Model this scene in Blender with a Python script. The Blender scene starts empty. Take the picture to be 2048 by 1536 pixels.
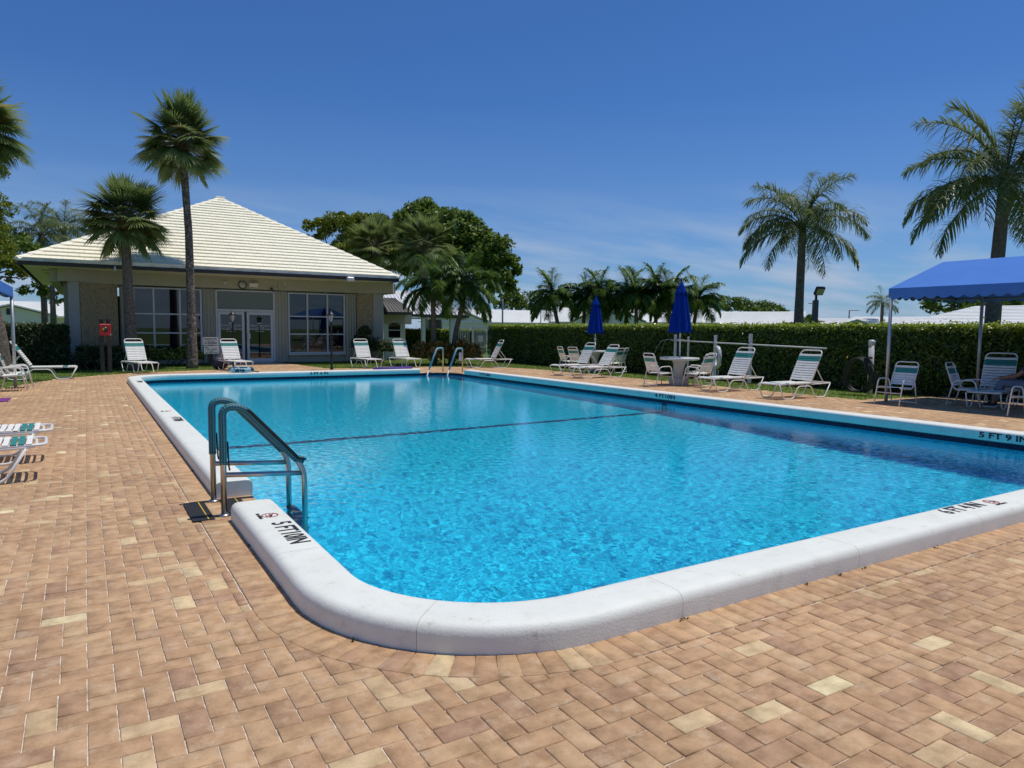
import bpy, bmesh, math, random
import numpy as np
from mathutils import Vector, Matrix
random.seed(7); RNG = np.random.default_rng(7)
S = bpy.context.scene
COL = S.collection
rad = math.radians
# ------------------------------------------------------------------ camera
RX = ((0.85443907, -0.03212707, 0.51855735),
      (-0.51947238, -0.07025651, 0.85159407),
      (0.0090728, -0.99701147, -0.07671904))      # columns: image right, image down, view axis
CAMZ = 1.5
cd = bpy.data.cameras.new('camera'); cam = bpy.data.objects.new('camera', cd); COL.objects.link(cam)
m = Matrix.Identity(4)
for i in range(3):
    m[i][0] = RX[i][0]; m[i][1] = -RX[i][1]; m[i][2] = -RX[i][2]
m[2][3] = CAMZ
cam.matrix_world = m
cd.sensor_width = 36.0; cd.lens = 36.0 * 1400 / 2048
cd.clip_start = 0.05; cd.clip_end = 3000
S.camera = cam
# ------------------------------------------------------------------ world, sun, exposure
SUN = Vector((0.29, -0.05, 1.0)).normalized()
W = bpy.data.worlds.new('World'); S.world = W; W.use_nodes = True
nt = W.node_tree; nt.nodes.clear()
N = nt.nodes.new; L = nt.links.new
out = N('ShaderNodeOutputWorld'); bg = N('ShaderNodeBackground'); sky = N('ShaderNodeTexSky')
sky.sky_type = 'NISHITA'; sky.sun_disc = False
sky.sun_elevation = math.asin(SUN.z)
sky.sun_rotation = math.atan2(SUN.x, SUN.y)
sky.altitude = 0; sky.air_density = 1.0; sky.dust_density = 0.35; sky.ozone_density = 2.6
bg.inputs[1].default_value = 0.115
tc = N('ShaderNodeTexCoord'); sep = N('ShaderNodeSeparateXYZ'); L(tc.outputs['Generated'], sep.inputs[0])
def mth(op, a, b=None, c=None):
    n = N('ShaderNodeMath'); n.operation = op
    for i, v in enumerate((a, b, c)):
        if v is None: continue
        if isinstance(v, (int, float)): n.inputs[i].default_value = v
        else: L(v, n.inputs[i])
    return n.outputs[0]
# thin cirrus and low cumulus haze laid out on a flat cloud layer
zc = mth('MAXIMUM', sep.outputs[2], 0.02)
px = mth('DIVIDE', sep.outputs[0], mth('ADD', zc, 0.12)); py = mth('DIVIDE', sep.outputs[1], mth('ADD', zc, 0.12))
cmb = N('ShaderNodeCombineXYZ'); L(px, cmb.inputs[0]); L(py, cmb.inputs[1])
mp = N('ShaderNodeMapping'); mp.inputs['Rotation'].default_value = (0, 0, rad(-31)); mp.inputs['Scale'].default_value = (0.52, 1.25, 1); mp.inputs['Location'].default_value = (3.1, 1.7, 0)
L(cmb.outputs[0], mp.inputs[0])
nz = N('ShaderNodeTexNoise'); nz.inputs['Scale'].default_value = 1.7; nz.inputs['Detail'].default_value = 9; nz.inputs['Roughness'].default_value = 0.54
L(mp.outputs[0], nz.inputs['Vector'])
rm = N('ShaderNodeMapRange'); rm.inputs[1].default_value = 0.40; rm.inputs[2].default_value = 0.72; L(nz.outputs[0], rm.inputs[0])
fade = N('ShaderNodeMapRange'); fade.inputs[1].default_value = 0.20; fade.inputs[2].default_value = 0.07; L(sep.outputs[2], fade.inputs[0])
cl = mth('MULTIPLY', mth('MULTIPLY', rm.outputs[0], fade.outputs[0]), 0.95)
hz = N('ShaderNodeMapRange'); hz.inputs[1].default_value = 0.30; hz.inputs[2].default_value = 0.02; hz.inputs[4].default_value = 0.22; L(sep.outputs[2], hz.inputs[0])
cl = mth('MINIMUM', mth('ADD', cl, hz.outputs[0]), 1.0)
hs = N('ShaderNodeHueSaturation'); hs.inputs['Saturation'].default_value = 1.0
tn = N('ShaderNodeMix'); tn.data_type = 'RGBA'; tn.blend_type = 'MULTIPLY'; tn.inputs[0].default_value = 1; tn.inputs[7].default_value = (.285, .515, .84, 1)      # polarised deep blue of the photograph
L(sky.outputs[0], tn.inputs[6]); L(tn.outputs[2], hs.inputs['Color'])
mx = N('ShaderNodeMix'); mx.data_type = 'RGBA'; mx.inputs[7].default_value = (3.3, 4.2, 5.6, 1)
L(cl, mx.inputs[0]); L(hs.outputs[0], mx.inputs[6]); L(mx.outputs[2], bg.inputs[0]); L(bg.outputs[0], out.inputs[0])
sl = bpy.data.lights.new('sun', 'SUN'); sl.energy = 3.3; sl.angle = rad(0.53); sl.color = (1.0, 0.945, 0.86)
so = bpy.data.objects.new('sun', sl); COL.objects.link(so); so.location = (10, 0, 30)
so.rotation_euler = SUN.to_track_quat('Z', 'Y').to_euler()
S.view_settings.view_transform = 'Standard'; S.view_settings.look = 'None'
S.view_settings.exposure = 0.0; S.view_settings.gamma = 1.0; S.view_settings.use_curve_mapping = False
S.cycles.use_denoising = True
S.cycles.max_bounces = 10; S.cycles.transparent_max_bounces = 24
S.cycles.caustics_reflective = False; S.cycles.caustics_refractive = True
S.cycles.sample_clamp_indirect = 6.0

# ------------------------------------------------------------------ helpers
def tag(o, label=None, cat=None, group=None, kind=None):
    if label: o['label'] = label
    if cat: o['category'] = cat
    if group: o['group'] = group
    if kind: o['kind'] = kind
    return o
def thing(name, label, cat, loc=(0, 0, 0), rz=0.0, group=None):
    o = bpy.data.objects.new(name, None); COL.objects.link(o)
    o.location = loc; o.rotation_euler = (0, 0, rz); o.empty_display_size = 0.1
    return tag(o, label, cat, group)
def link(name, me, parent=None, loc=None, rot=None, scale=None):
    o = bpy.data.objects.new(name, me); COL.objects.link(o)
    if parent is not None: o.parent = parent
    if loc is not None: o.location = loc
    if rot is not None: o.rotation_euler = rot
    if scale is not None: o.scale = scale
    return o
def np_mesh(name, co, loops, starts, totals, mat, smooth=False, attrs=None):
    me = bpy.data.meshes.new(name)
    me.vertices.add(len(co)); me.vertices.foreach_set('co', np.asarray(co, np.float32).ravel())
    me.loops.add(len(loops)); me.loops.foreach_set('vertex_index', np.asarray(loops, np.int32))
    me.polygons.add(len(starts)); me.polygons.foreach_set('loop_start', np.asarray(starts, np.int32))
    me.polygons.foreach_set('loop_total', np.asarray(totals, np.int32))
    if smooth: me.polygons.foreach_set('use_smooth', np.ones(len(starts), bool))
    me.update(calc_edges=True)
    if attrs:
        for k, v in attrs.items():
            a = me.attributes.new(k, 'FLOAT', 'POINT'); a.data.foreach_set('value', np.asarray(v, np.float32))
    for q in (mat if isinstance(mat, (list, tuple)) else [mat]): me.materials.append(q)
    return me
def quads_mesh(name, co, mat, attrs=None, smooth=False):
    n = len(co) // 4
    return np_mesh(name, co, np.arange(4 * n), np.arange(n) * 4, np.full(n, 4), mat, smooth, attrs)
class MB:
    """collects verts and faces for ONE mesh"""
    def __init__(s): s.v = []; s.f = []; s.sm = []; s.mi = []
    def add(s, vs, fs, smooth=False, mi=0):
        b = len(s.v); s.v.extend([tuple(x) for x in vs]); s.f.extend([[b + i for i in f] for f in fs])
        s.sm += [smooth] * len(fs); s.mi += [mi] * len(fs); return s
    def box(s, c, d, rz=0.0, M=None, mi=0, bev=0.0):
        x, y, z = d[0] / 2, d[1] / 2, d[2] / 2
        if bev > 0:
            bm = bmesh.new(); bmesh.ops.create_cube(bm, size=1)
            bmesh.ops.scale(bm, vec=d, verts=bm.verts); bmesh.ops.bevel(bm, geom=bm.edges[:], offset=bev, segments=1, affect='EDGES')
            bm.verts.index_update(); vs = [Vector(v.co) for v in bm.verts]; fs = [[v.index for v in f.verts] for f in bm.faces]; bm.free()
        else:
            vs = [Vector((i * x, j * y, k * z)) for k in (-1, 1) for j in (-1, 1) for i in (-1, 1)]
            fs = [(0, 2, 3, 1), (4, 5, 7, 6), (0, 1, 5, 4), (2, 6, 7, 3), (0, 4, 6, 2), (1, 3, 7, 5)]
        R = M if M is not None else Matrix.Rotation(rz, 3, 'Z')
        return s.add([R @ v + Vector(c) for v in vs], fs, False, mi)
    def tube(s, pts, r, n=8, closed=False, cap=True, mi=0, flat=1.0):
        P = [Vector(p) for p in pts]; k = len(P); rs = r if isinstance(r, (list, tuple)) else [r] * k
        vs = []; u = None
        for i in range(k):
            if closed: t = (P[(i + 1) % k] - P[i - 1])
            else: t = P[min(i + 1, k - 1)] - P[max(i - 1, 0)]
            t = t.normalized() if t.length > 1e-9 else Vector((0, 0, 1))
            if u is None:
                a = Vector((0, 0, 1)) if abs(t.z) < .9 else Vector((0, 1, 0))
                u = a.cross(t).normalized()
            else:
                u = (u - t * u.dot(t)); u = u.normalized() if u.length > 1e-6 else t.orthogonal().normalized()
            w = t.cross(u)
            for j in range(n):
                A = 2 * math.pi * j / n
                vs.append(P[i] + (u * math.cos(A) + w * math.sin(A) * flat) * rs[i])
        fs = []
        for i in range(k if closed else k - 1):
            a = i * n; b = ((i + 1) % k) * n
            for j in range(n): fs.append((a + j, a + (j + 1) % n, b + (j + 1) % n, b + j))
        if cap and not closed:
            fs.append(tuple(range(n - 1, -1, -1))); fs.append(tuple((k - 1) * n + j for j in range(n)))
        return s.add(vs, fs, True, mi)
    def lathe(s, prof, c=(0, 0, 0), n=20, mi=0, smooth=True):
        vs = []; fs = []
        for (r, z) in prof:
            for j in range(n):
                A = 2 * math.pi * j / n; vs.append((c[0] + r * math.cos(A), c[1] + r * math.sin(A), c[2] + z))
        for i in range(len(prof) - 1):
            for j in range(n): fs.append((i * n + j, i * n + (j + 1) % n, (i + 1) * n + (j + 1) % n, (i + 1) * n + j))
        fs.append(tuple(range(n - 1, -1, -1))); fs.append(tuple((len(prof) - 1) * n + j for j in range(n)))
        return s.add(vs, fs, smooth, mi)
    def poly(s, pts, mi=0): return s.add(pts, [tuple(range(len(pts)))], False, mi)
    def prism(s, pts, z0, z1, mi=0):
        n = len(pts); vs = [(p[0], p[1], z0) for p in pts] + [(p[0], p[1], z1) for p in pts]
        fs = [tuple(range(n - 1, -1, -1)), tuple(range(n, 2 * n))] + [(i, (i + 1) % n, n + (i + 1) % n, n + i) for i in range(n)]
        return s.add(vs, fs, False, mi)
    def mesh(s, name, mat):
        me = bpy.data.meshes.new(name); me.from_pydata(s.v, [], s.f)
        me.polygons.foreach_set('use_smooth', s.sm)
        for q in (mat if isinstance(mat, (list, tuple)) else [mat]): me.materials.append(q)
        me.polygons.foreach_set('material_index', s.mi); me.update(); return me
    def obj(s, name, mat, parent=None, loc=None, rot=None): return link(name, s.mesh(name, mat), parent, loc, rot)
def copy_tree(o, loc=None, rz=None, label=None, group=None):
    r = o.copy(); COL.objects.link(r)
    if loc is not None: r.location = loc
    if rz is not None: r.rotation_euler = (0, 0, rz)
    if label: r['label'] = label
    if group: r['group'] = group
    for ch in o.children:
        c = ch.copy(); COL.objects.link(c); c.parent = r
        for gch in ch.children:
            d = gch.copy(); COL.objects.link(d); d.parent = c
    return r
def fillet(pts, r, n=5):
    """round the corners of a polyline"""
    P = [Vector(p) for p in pts]; o = [P[0]]
    for i in range(1, len(P) - 1):
        a = (P[i - 1] - P[i]); b = (P[i + 1] - P[i]); q = min(r, a.length * .49, b.length * .49)
        A = P[i] + a.normalized() * q; B = P[i] + b.normalized() * q
        for k in range(n + 1):
            t = k / n; o.append(A.lerp(P[i], t).lerp(P[i].lerp(B, t), t))
    o.append(P[-1]); return o
# ------------------------------------------------------------------ materials
def mat(name, col=(.8, .8, .8), rough=.6, metal=0.0, spec=.5, noise=0.0, nscale=8.0, bump=0.0, bscale=60.0, trans=0.0, noise2=None, coat=0.0):
    M = bpy.data.materials.new(name); M.use_nodes = True
    t = M.node_tree; b = t.nodes['Principled BSDF']
    b.inputs['Base Color'].default_value = (*col, 1); b.inputs['Roughness'].default_value = rough
    b.inputs['Metallic'].default_value = metal; b.inputs['Specular IOR Level'].default_value = spec
    if coat: b.inputs['Coat Weight'].default_value = coat
    if noise or bump:
        tcn = t.nodes.new('ShaderNodeTexCoord')
    if noise:
        nn = t.nodes.new('ShaderNodeTexNoise'); nn.inputs['Scale'].default_value = nscale; nn.inputs['Detail'].default_value = 6
        t.links.new(tcn.outputs['Object'], nn.inputs['Vector'])
        mr = t.nodes.new('ShaderNodeMapRange'); mr.inputs[1].default_value = .3; mr.inputs[2].default_value = .7
        mr.inputs[3].default_value = 1 - noise; mr.inputs[4].default_value = 1 + noise
        t.links.new(nn.outputs[0], mr.inputs[0])
        mm = t.nodes.new('ShaderNodeMix'); mm.data_type = 'RGBA'; mm.blend_type = 'MULTIPLY'; mm.inputs[0].default_value = 1
        mm.inputs[6].default_value = (*col, 1); t.links.new(mr.outputs[0], mm.inputs[7]); t.links.new(mm.outputs[2], b.inputs['Base Color'])
    if bump:
        bn = t.nodes.new('ShaderNodeTexNoise'); bn.inputs['Scale'].default_value = bscale; bn.inputs['Detail'].default_value = 4
        t.links.new(tcn.outputs['Object'], bn.inputs['Vector'])
        bp = t.nodes.new('ShaderNodeBump'); bp.inputs['Strength'].default_value = bump; bp.inputs['Distance'].default_value = .02
        t.links.new(bn.outputs[0], bp.inputs['Height']); t.links.new(bp.outputs[0], b.inputs['Normal'])
    return M
def ramp(t, stops, src):
    r = t.nodes.new('ShaderNodeValToRGB'); e = r.color_ramp.elements
    while len(e) > 1: e.remove(e[-1])
    e[0].position = stops[0][0]; e[0].color = (*stops[0][1], 1)
    for p, c in stops[1:]:
        k = e.new(p); k.color = (*c, 1)
    t.links.new(src, r.inputs[0]); return r.outputs[0]
# ================================================================== GROUND, POOL
HC, ZW = 0.14, -0.083
PX0, PX1, PY0, PY1 = 0.923, 11.29, 2.573, 22.6          # outer foot of the coping
CW, RO = 0.32, 1.19
def rrect(off, n=14):
    """rounded rectangle inset by off from the outer foot, anticlockwise from the near straight; list of (x,y,nx,ny) with outward normal"""
    x0, x1, y0, y1 = PX0 + off, PX1 - off, PY0 + off, PY1 - off; r = RO - off; o = []
    for cx, cy, a0 in ((x1 - r, y0 + r, -90), (x1 - r, y1 - r, 0), (x0 + r, y1 - r, 90), (x0 + r, y0 + r, 180)):
        for k in range(n + 1):
            A = rad(a0 + 90 * k / n); o.append((cx + r * math.cos(A), cy + r * math.sin(A), math.cos(A), math.sin(A)))
    return o
M_coping = mat('white_cement_paint', (.79, .80, .71), .6, noise=.04, nscale=3.0, bump=.12, bscale=75)
_t = M_coping.node_tree; _b = _t.nodes['Principled BSDF']; _src = _b.inputs['Base Color'].links[0].from_socket
_c = _t.nodes.new('ShaderNodeTexCoord'); _n = _t.nodes.new('ShaderNodeTexNoise'); _n.inputs['Scale'].default_value = 7; _n.inputs['Detail'].default_value = 10; _n.inputs['Roughness'].default_value = .8
_t.links.new(_c.outputs['Object'], _n.inputs['Vector']); _g = ramp(_t, [(.30, (.62, .59, .53)), (.40, (.95, .94, .92)), (.5, (1, 1, 1))], _n.outputs[0])
_m = _t.nodes.new('ShaderNodeMix'); _m.data_type = 'RGBA'; _m.blend_type = 'MULTIPLY'; _m.inputs[0].default_value = 1; _t.links.new(_src, _m.inputs[6]); _t.links.new(_g, _m.inputs[7]); _t.links.new(_m.outputs[2], _b.inputs['Base Color'])
M_tile = mat('navy_tile', (.010, .014, .05), .35, spec=.25)
M_grout = mat('tile_grout', (.10, .12, .18), .8)
def plaster():
    M = bpy.data.materials.new('pool_plaster'); M.use_nodes = True; t = M.node_tree; b = t.nodes['Principled BSDF']
    tcn = t.nodes.new('ShaderNodeTexCoord'); nn = t.nodes.new('ShaderNodeTexNoise'); nn.inputs['Scale'].default_value = 9; nn.inputs['Detail'].default_value = 8
    t.links.new(tcn.outputs['Object'], nn.inputs['Vector'])
    c = ramp(t, [(.3, (.003, .65, .93)), (.7, (.006, .73, .97))], nn.outputs[0]); t.links.new(c, b.inputs['Base Color'])
    b.inputs['Roughness'].default_value = .7; return M
M_plaster = plaster()
def floor_z(y):
    return float(np.interp(y, [2.5, 7.5, 11.5, 22.6], [-1.98, -1.9, -1.55, -1.15]))
M_line = mat('navy_stripe', (.01, .03, .16), .5)
# pool shell: walls and floor under the water
INS = 0.30
def shell():
    ring = rrect(INS, 10); n = len(ring); mb = MB()
    top = [(p[0], p[1], -0.06) for p in ring]; bot = [(p[0] - p[2] * .10, p[1] - p[3] * .10, floor_z(p[1])) for p in ring]
    mid = [(p[0], p[1], floor_z(p[1]) + .12) for p in ring]
    mb.add(top + mid + bot, [(i, n + i, n + (i + 1) % n, (i + 1) % n) for i in range(n)] + [(n + i, 2 * n + i, 2 * n + (i + 1) % n, n + (i + 1) % n) for i in range(n)], True)
    ys = np.arange(PY0 + .2, PY1 - .1, .2)
    g = []
    for y in ys: g += [(PX0 + .2, y, floor_z(y)), (PX1 - .2, y, floor_z(y))]
    mb.add(g, [(2 * i, 2 * i + 1, 2 * i + 3, 2 * i + 2) for i in range(len(ys) - 1)], True)
    return mb.obj('pool_basin', M_plaster)
pool = tag(shell(), kind='structure')
sb = MB()
zz = floor_z(11.5)
sb.add([(1.3, 11.42, floor_z(11.42) + .005), (10.98, 11.42, floor_z(11.42) + .005), (10.98, 11.58, floor_z(11.58) + .005), (1.3, 11.58, floor_z(11.58) + .005)], [(0, 1, 2, 3)])
sb.box((10.982, 11.5, (zz - .08) / 2), (.01, .16, abs(zz) - .08)); sb.box((1.23, 11.5, (zz - .08) / 2), (.01, .16, abs(zz) - .08))
line_o = sb.obj('depth_line', M_line, pool)
# tile band at the water line: single tiles on the two walls that face the camera
def tile_band():
    ring = rrect(INS, 12)
    pts = [Vector((p[0], p[1], 0)) for p in ring]; pts.append(pts[0])
    seg = []
    for a, b in zip(pts[:-1], pts[1:]): seg.append((b - a).length)
    cum = np.concatenate([[0], np.cumsum(seg)]); Lt = cum[-1]; k = int(Lt / .152)
    rest = MB(); singles = []
    def at(s):
        i = min(int(np.searchsorted(cum, s, 'right')) - 1, len(seg) - 1); t = (s - cum[i]) / max(seg[i], 1e-6)
        return pts[i].lerp(pts[i + 1], t)
    for q in range(k):
        a = at(q * Lt / k + .003); b = at((q + 1) * Lt / k - .003); d = (b - a); nrm = Vector((-d.y, d.x, 0)).normalized()
        v = []
        for off in (.002, .008):
            for p, z in ((a, -.175), (b, -.175), (b, -.022), (a, -.022)): v.append((p + nrm * off) + Vector((0, 0, z)))
        fs = [(4, 5, 6, 7), (0, 1, 5, 4), (1, 2, 6, 5), (2, 3, 7, 6), (3, 0, 4, 7)]
        c = (a + b) / 2
        vis = (c.x > 10.6 and 3.5 < c.y < 13.5)
        if vis: singles.append((v, fs))
        else: rest.add(v, fs)
    band = MB(); n = len(ring); vs = [(p[0], p[1], z) for z in (-.185, -.012) for p in ring]
    band.add(vs, [(i, (i + 1) % n, n + (i + 1) % n, n + i) for i in range(n)], True)
    o = band.obj('tile_band', M_grout, pool)
    r = rest.obj('far_tile', M_tile, o); r['kind'] = 'stuff'
    for v, fs in singles: MB().add(v, fs).obj('tile', M_tile, o)
tile_band()
# coping: segments with tooled joints, two gaps (ladder, stairs corner)
PROF = [(0, -.04), (0, .084), (.004, .104), (.014, .122), (.030, .1345), (.050, .1400), (.075, .1415), (.26, .1405), (.295, .135), (.314, .121), (.32, .10), (.32, .03), (.314, -.005), (.30, -.018), (.28, -.02)]
coping = tag(bpy.data.objects.new('pool_coping', None), kind='structure'); COL.objects.link(coping)
def coping_seg(stations):
    vs = []; n = len(PROF); k = len(stations)
    for (x, y, nx, ny) in stations:
        for (u, z) in PROF: vs.append((x - nx * u, y - ny * u, z))
    fs = []
    for i in range(k - 1):
        for j in range(n - 1): fs.append((i * n + j, (i + 1) * n + j, (i + 1) * n + j + 1, i * n + j + 1))
    mb = MB().add(vs, fs, True)
    mb.add([vs[j] for j in range(n)], [tuple(range(n))], False); mb.add([vs[(k - 1) * n + j] for j in range(n)], [tuple(range(n - 1, -1, -1))], False)
    return mb.obj('coping_stone', M_coping, coping)
def coping_all():
    ring = rrect(0, 16)
    dense = []; m = len(ring)
    for i in range(m):
        a = ring[i]; b = ring[(i + 1) % m]; d = math.hypot(b[0] - a[0], b[1] - a[1]); k = max(1, int(d / .25))
        for q in range(k):
            t = q / k; dense.append(tuple(a[e] + (b[e] - a[e]) * t for e in range(4)))
    def gap(p):
        x, y = p[0], p[1]
        if x < 1.0 and 5.70 < y < 6.52: return True
        if y > 21.35 and x > 10.02: return True
        return False
    # exact end stations
    def seg_list():
        runs = []; cur = []
        for p in dense + dense[:1]:
            if gap(p):
                if cur: runs.append(cur); cur = []
            else: cur.append(p)
        if cur: runs.append(cur)
        return runs
    runs = seg_list()
    if len(runs) > 1 and runs[0][0] == runs[-1][-1]: runs[0] = runs.pop() + runs[0][1:]
    for r in runs:                       # snap ladder gap ends
        for e in (0, -1):
            x, y, nx, ny = r[e]
            if x < 1.0 and 5.3 < y < 6.9: r[e] = (x, 5.705 if y < 6.1 else 6.515, nx, ny)
    for r in runs:
        acc = 0; cur = [r[0]]
        for a, b in zip(r[:-1], r[1:]):
            acc += math.hypot(b[0] - a[0], b[1] - a[1]); cur.append(b)
            if acc > 1.42 and b is not r[-1]:
                q = cur[-1]; d = math.hypot(b[0] - a[0], b[1] - a[1]); t = 1 - .0025 / d
                cur[-1] = tuple(a[e] + (b[e] - a[e]) * t for e in range(4)); coping_seg(cur); cur = [q]; acc = 0
        coping_seg(cur)
coping_all()
M_cement = mat('grey_cement', (.33, .31, .28), .9, noise=.15)
core = MB(); a = rrect(.02, 10); b = rrect(.29, 10); n = len(a)
core.add([(p[0], p[1], -.015) for p in a] + [(p[0], p[1], -.015) for p in b], [(i, (i + 1) % n, n + (i + 1) % n, n + i) for i in range(n)])
core.obj('coping_bed', M_cement, coping)
# water
def water():
    x0, x1, y0, y1 = PX0 + INS - .005, PX1 - INS + .005, PY0 + INS - .005, PY1 - INS + .005
    ys = [y0]; st = .0095
    while ys[-1] < y1: ys.append(ys[-1] + st); st = min(st * 1.0032, .032)
    ys = np.array(ys); ys = y0 + (ys - y0) * (y1 - y0) / (ys[-1] - y0)
    nx = 900; xs = np.linspace(x0, x1, nx); ny = len(ys)
    X, Y = np.meshgrid(xs.astype(np.float32), ys.astype(np.float32)); Z = np.zeros_like(X)
    r = np.random.default_rng(3)
    for i in range(110):
        lam = .038 * (5.6 ** r.random()); th = r.normal(.6, 1.5); k = 2 * math.pi / lam
        amp = .00058 * lam
        Z += amp * np.sin(k * (X * math.cos(th) + Y * math.sin(th)) + r.random() * 6.28 + 1.2 * np.sin(.9 * X + i) + 1.1 * np.sin(.8 * Y + 2 * i))
    calm = np.clip(1.15 - (Y - 3) / 30, .55, 1.0); Z *= calm
    # keep inside the rounded corners
    co = np.stack([X, Y, ZW + Z], -1).reshape(-1, 3)
    idx = np.arange(nx * ny).reshape(ny, nx)
    q = np.stack([idx[:-1, :-1], idx[:-1, 1:], idx[1:, 1:], idx[1:, :-1]], -1).reshape(-1, 4)
    cx = (X[:-1, :-1] + X[1:, 1:]).ravel() / 2; cy = (Y[:-1, :-1] + Y[1:, 1:]).ravel() / 2
    R = RO - INS; keep = np.ones(len(cx), bool)
    dx = np.maximum(np.maximum(x0 + R - cx, cx - (x1 - R)), 0); dy = np.maximum(np.maximum(y0 + R - cy, cy - (y1 - R)), 0)
    keep = np.hypot(dx, dy) < R + .03
    q = q[keep]
    M = bpy.data.materials.new('pool_water'); M.use_nodes = True; t = M.node_tree; t.nodes.clear()
    o = t.nodes.new('ShaderNodeOutputMaterial'); g = t.nodes.new('ShaderNodeBsdfGlass'); g.inputs['IOR'].default_value = 1.28
    g.inputs['Roughness'].default_value = 0.0; g.inputs['Color'].default_value = WCOL
    tcn = t.nodes.new('ShaderNodeTexCoord'); bn = t.nodes.new('ShaderNodeTexNoise'); bn.inputs['Scale'].default_value = 26; bn.inputs['Detail'].default_value = 3
    t.links.new(tcn.outputs['Object'], bn.inputs['Vector']); bp = t.nodes.new('ShaderNodeBump'); bp.inputs['Strength'].default_value = .4; bp.inputs['Distance'].default_value = .0026
    t.links.new(bn.outputs[0], bp.inputs['Height']); t.links.new(bp.outputs[0], g.inputs['Normal'])
    t.links.new(g.outputs[0], o.inputs[0])
    me = np_mesh('pool_water', co, q.ravel(), np.arange(len(q)) * 4, np.full(len(q), 4), M, True)
    return tag(link('pool_water', me), kind='structure')
WCOL = (.93, .995, 1.0, 1)
wat = water()
wat.cycles.is_caustics_caster = True
pool.cycles.is_caustics_receiver = True; line_o.cycles.is_caustics_receiver = True
sl.cycles.is_caustics_light = True
# ================================================================== DECK, LAWN
DECK = [(-9, -5), (17.7, -5), (17.7, 8.95), (14.98, 9.4), (14.95, 22.3), (14.4, 24.5), (11.7, 25.85), (8.84, 25.75), (7.72, 26.2), (7.45, 29.2), (7.3, 31.45),
        (4.75, 31.45), (4.6, 28.0), (3.9, 26.75), (1.64, 26.05), (0.34, 24.95), (-0.66, 23.85), (-1.78, 20.6), (-3.6, 16.2), (-9, 14)]
def inpoly(x, y, poly):
    x = np.asarray(x); y = np.asarray(y); r = np.zeros(x.shape, bool); n = len(poly); j = n - 1
    for i in range(n):
        xi, yi = poly[i]; xj, yj = poly[j]
        if yi != yj:
            c = ((yi > y) != (yj > y)) & (x < (xj - xi) * (y - yi) / (yj - yi) + xi); r ^= c
        j = i
    return r
def inrr(x, y, off):
    x0, x1, y0, y1 = PX0 + off, PX1 - off, PY0 + off, PY1 - off; R = RO - off
    dx = np.maximum(np.maximum(x0 + R - x, x - (x1 - R)), 0); dy = np.maximum(np.maximum(y0 + R - y, y - (y1 - R)), 0)
    return (x > x0) & (x < x1) & (y > y0) & (y < y1) & (np.hypot(dx, dy) < R)
def grassmat(name, a, b, c):
    M = bpy.data.materials.new(name); M.use_nodes = True; t = M.node_tree; bs = t.nodes['Principled BSDF']
    tcn = t.nodes.new('ShaderNodeTexCoord'); n1 = t.nodes.new('ShaderNodeTexNoise'); n1.inputs['Scale'].default_value = 1.3; n1.inputs['Detail'].default_value = 10; n1.inputs['Roughness'].default_value = .7
    t.links.new(tcn.outputs['Object'], n1.inputs['Vector']); col = ramp(t, [(.3, a), (.5, b), (.72, c)], n1.outputs[0])
    t.links.new(col, bs.inputs['Base Color']); bs.inputs['Roughness'].default_value = .8; bs.inputs['Specular IOR Level'].default_value = .2; return M
M_lawn = grassmat('lawn_green', (.065, .11, .018), (.115, .18, .028), (.17, .20, .05))
def ring_sheet(name, mt, z, x0, x1, y0, y1, hx0, hx1, hy0, hy1, kind='structure'):
    mb = MB()
    for a, b, c, d in ((x0, hx0, y0, y1), (hx1, x1, y0, y1), (hx0, hx1, y0, hy0), (hx0, hx1, hy1, y1)):
        mb.add([(a, c, z), (b, c, z), (b, d, z), (a, d, z)], [(0, 1, 2, 3)])
    return mb.obj(name, mt)
hole = (PX0 + .12, PX1 - .12, PY0 + .12, PY1 - .12)
lawn = tag(ring_sheet('lawn', M_lawn, -.035, -900, 900, -900, 900, *hole), kind='structure')
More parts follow.
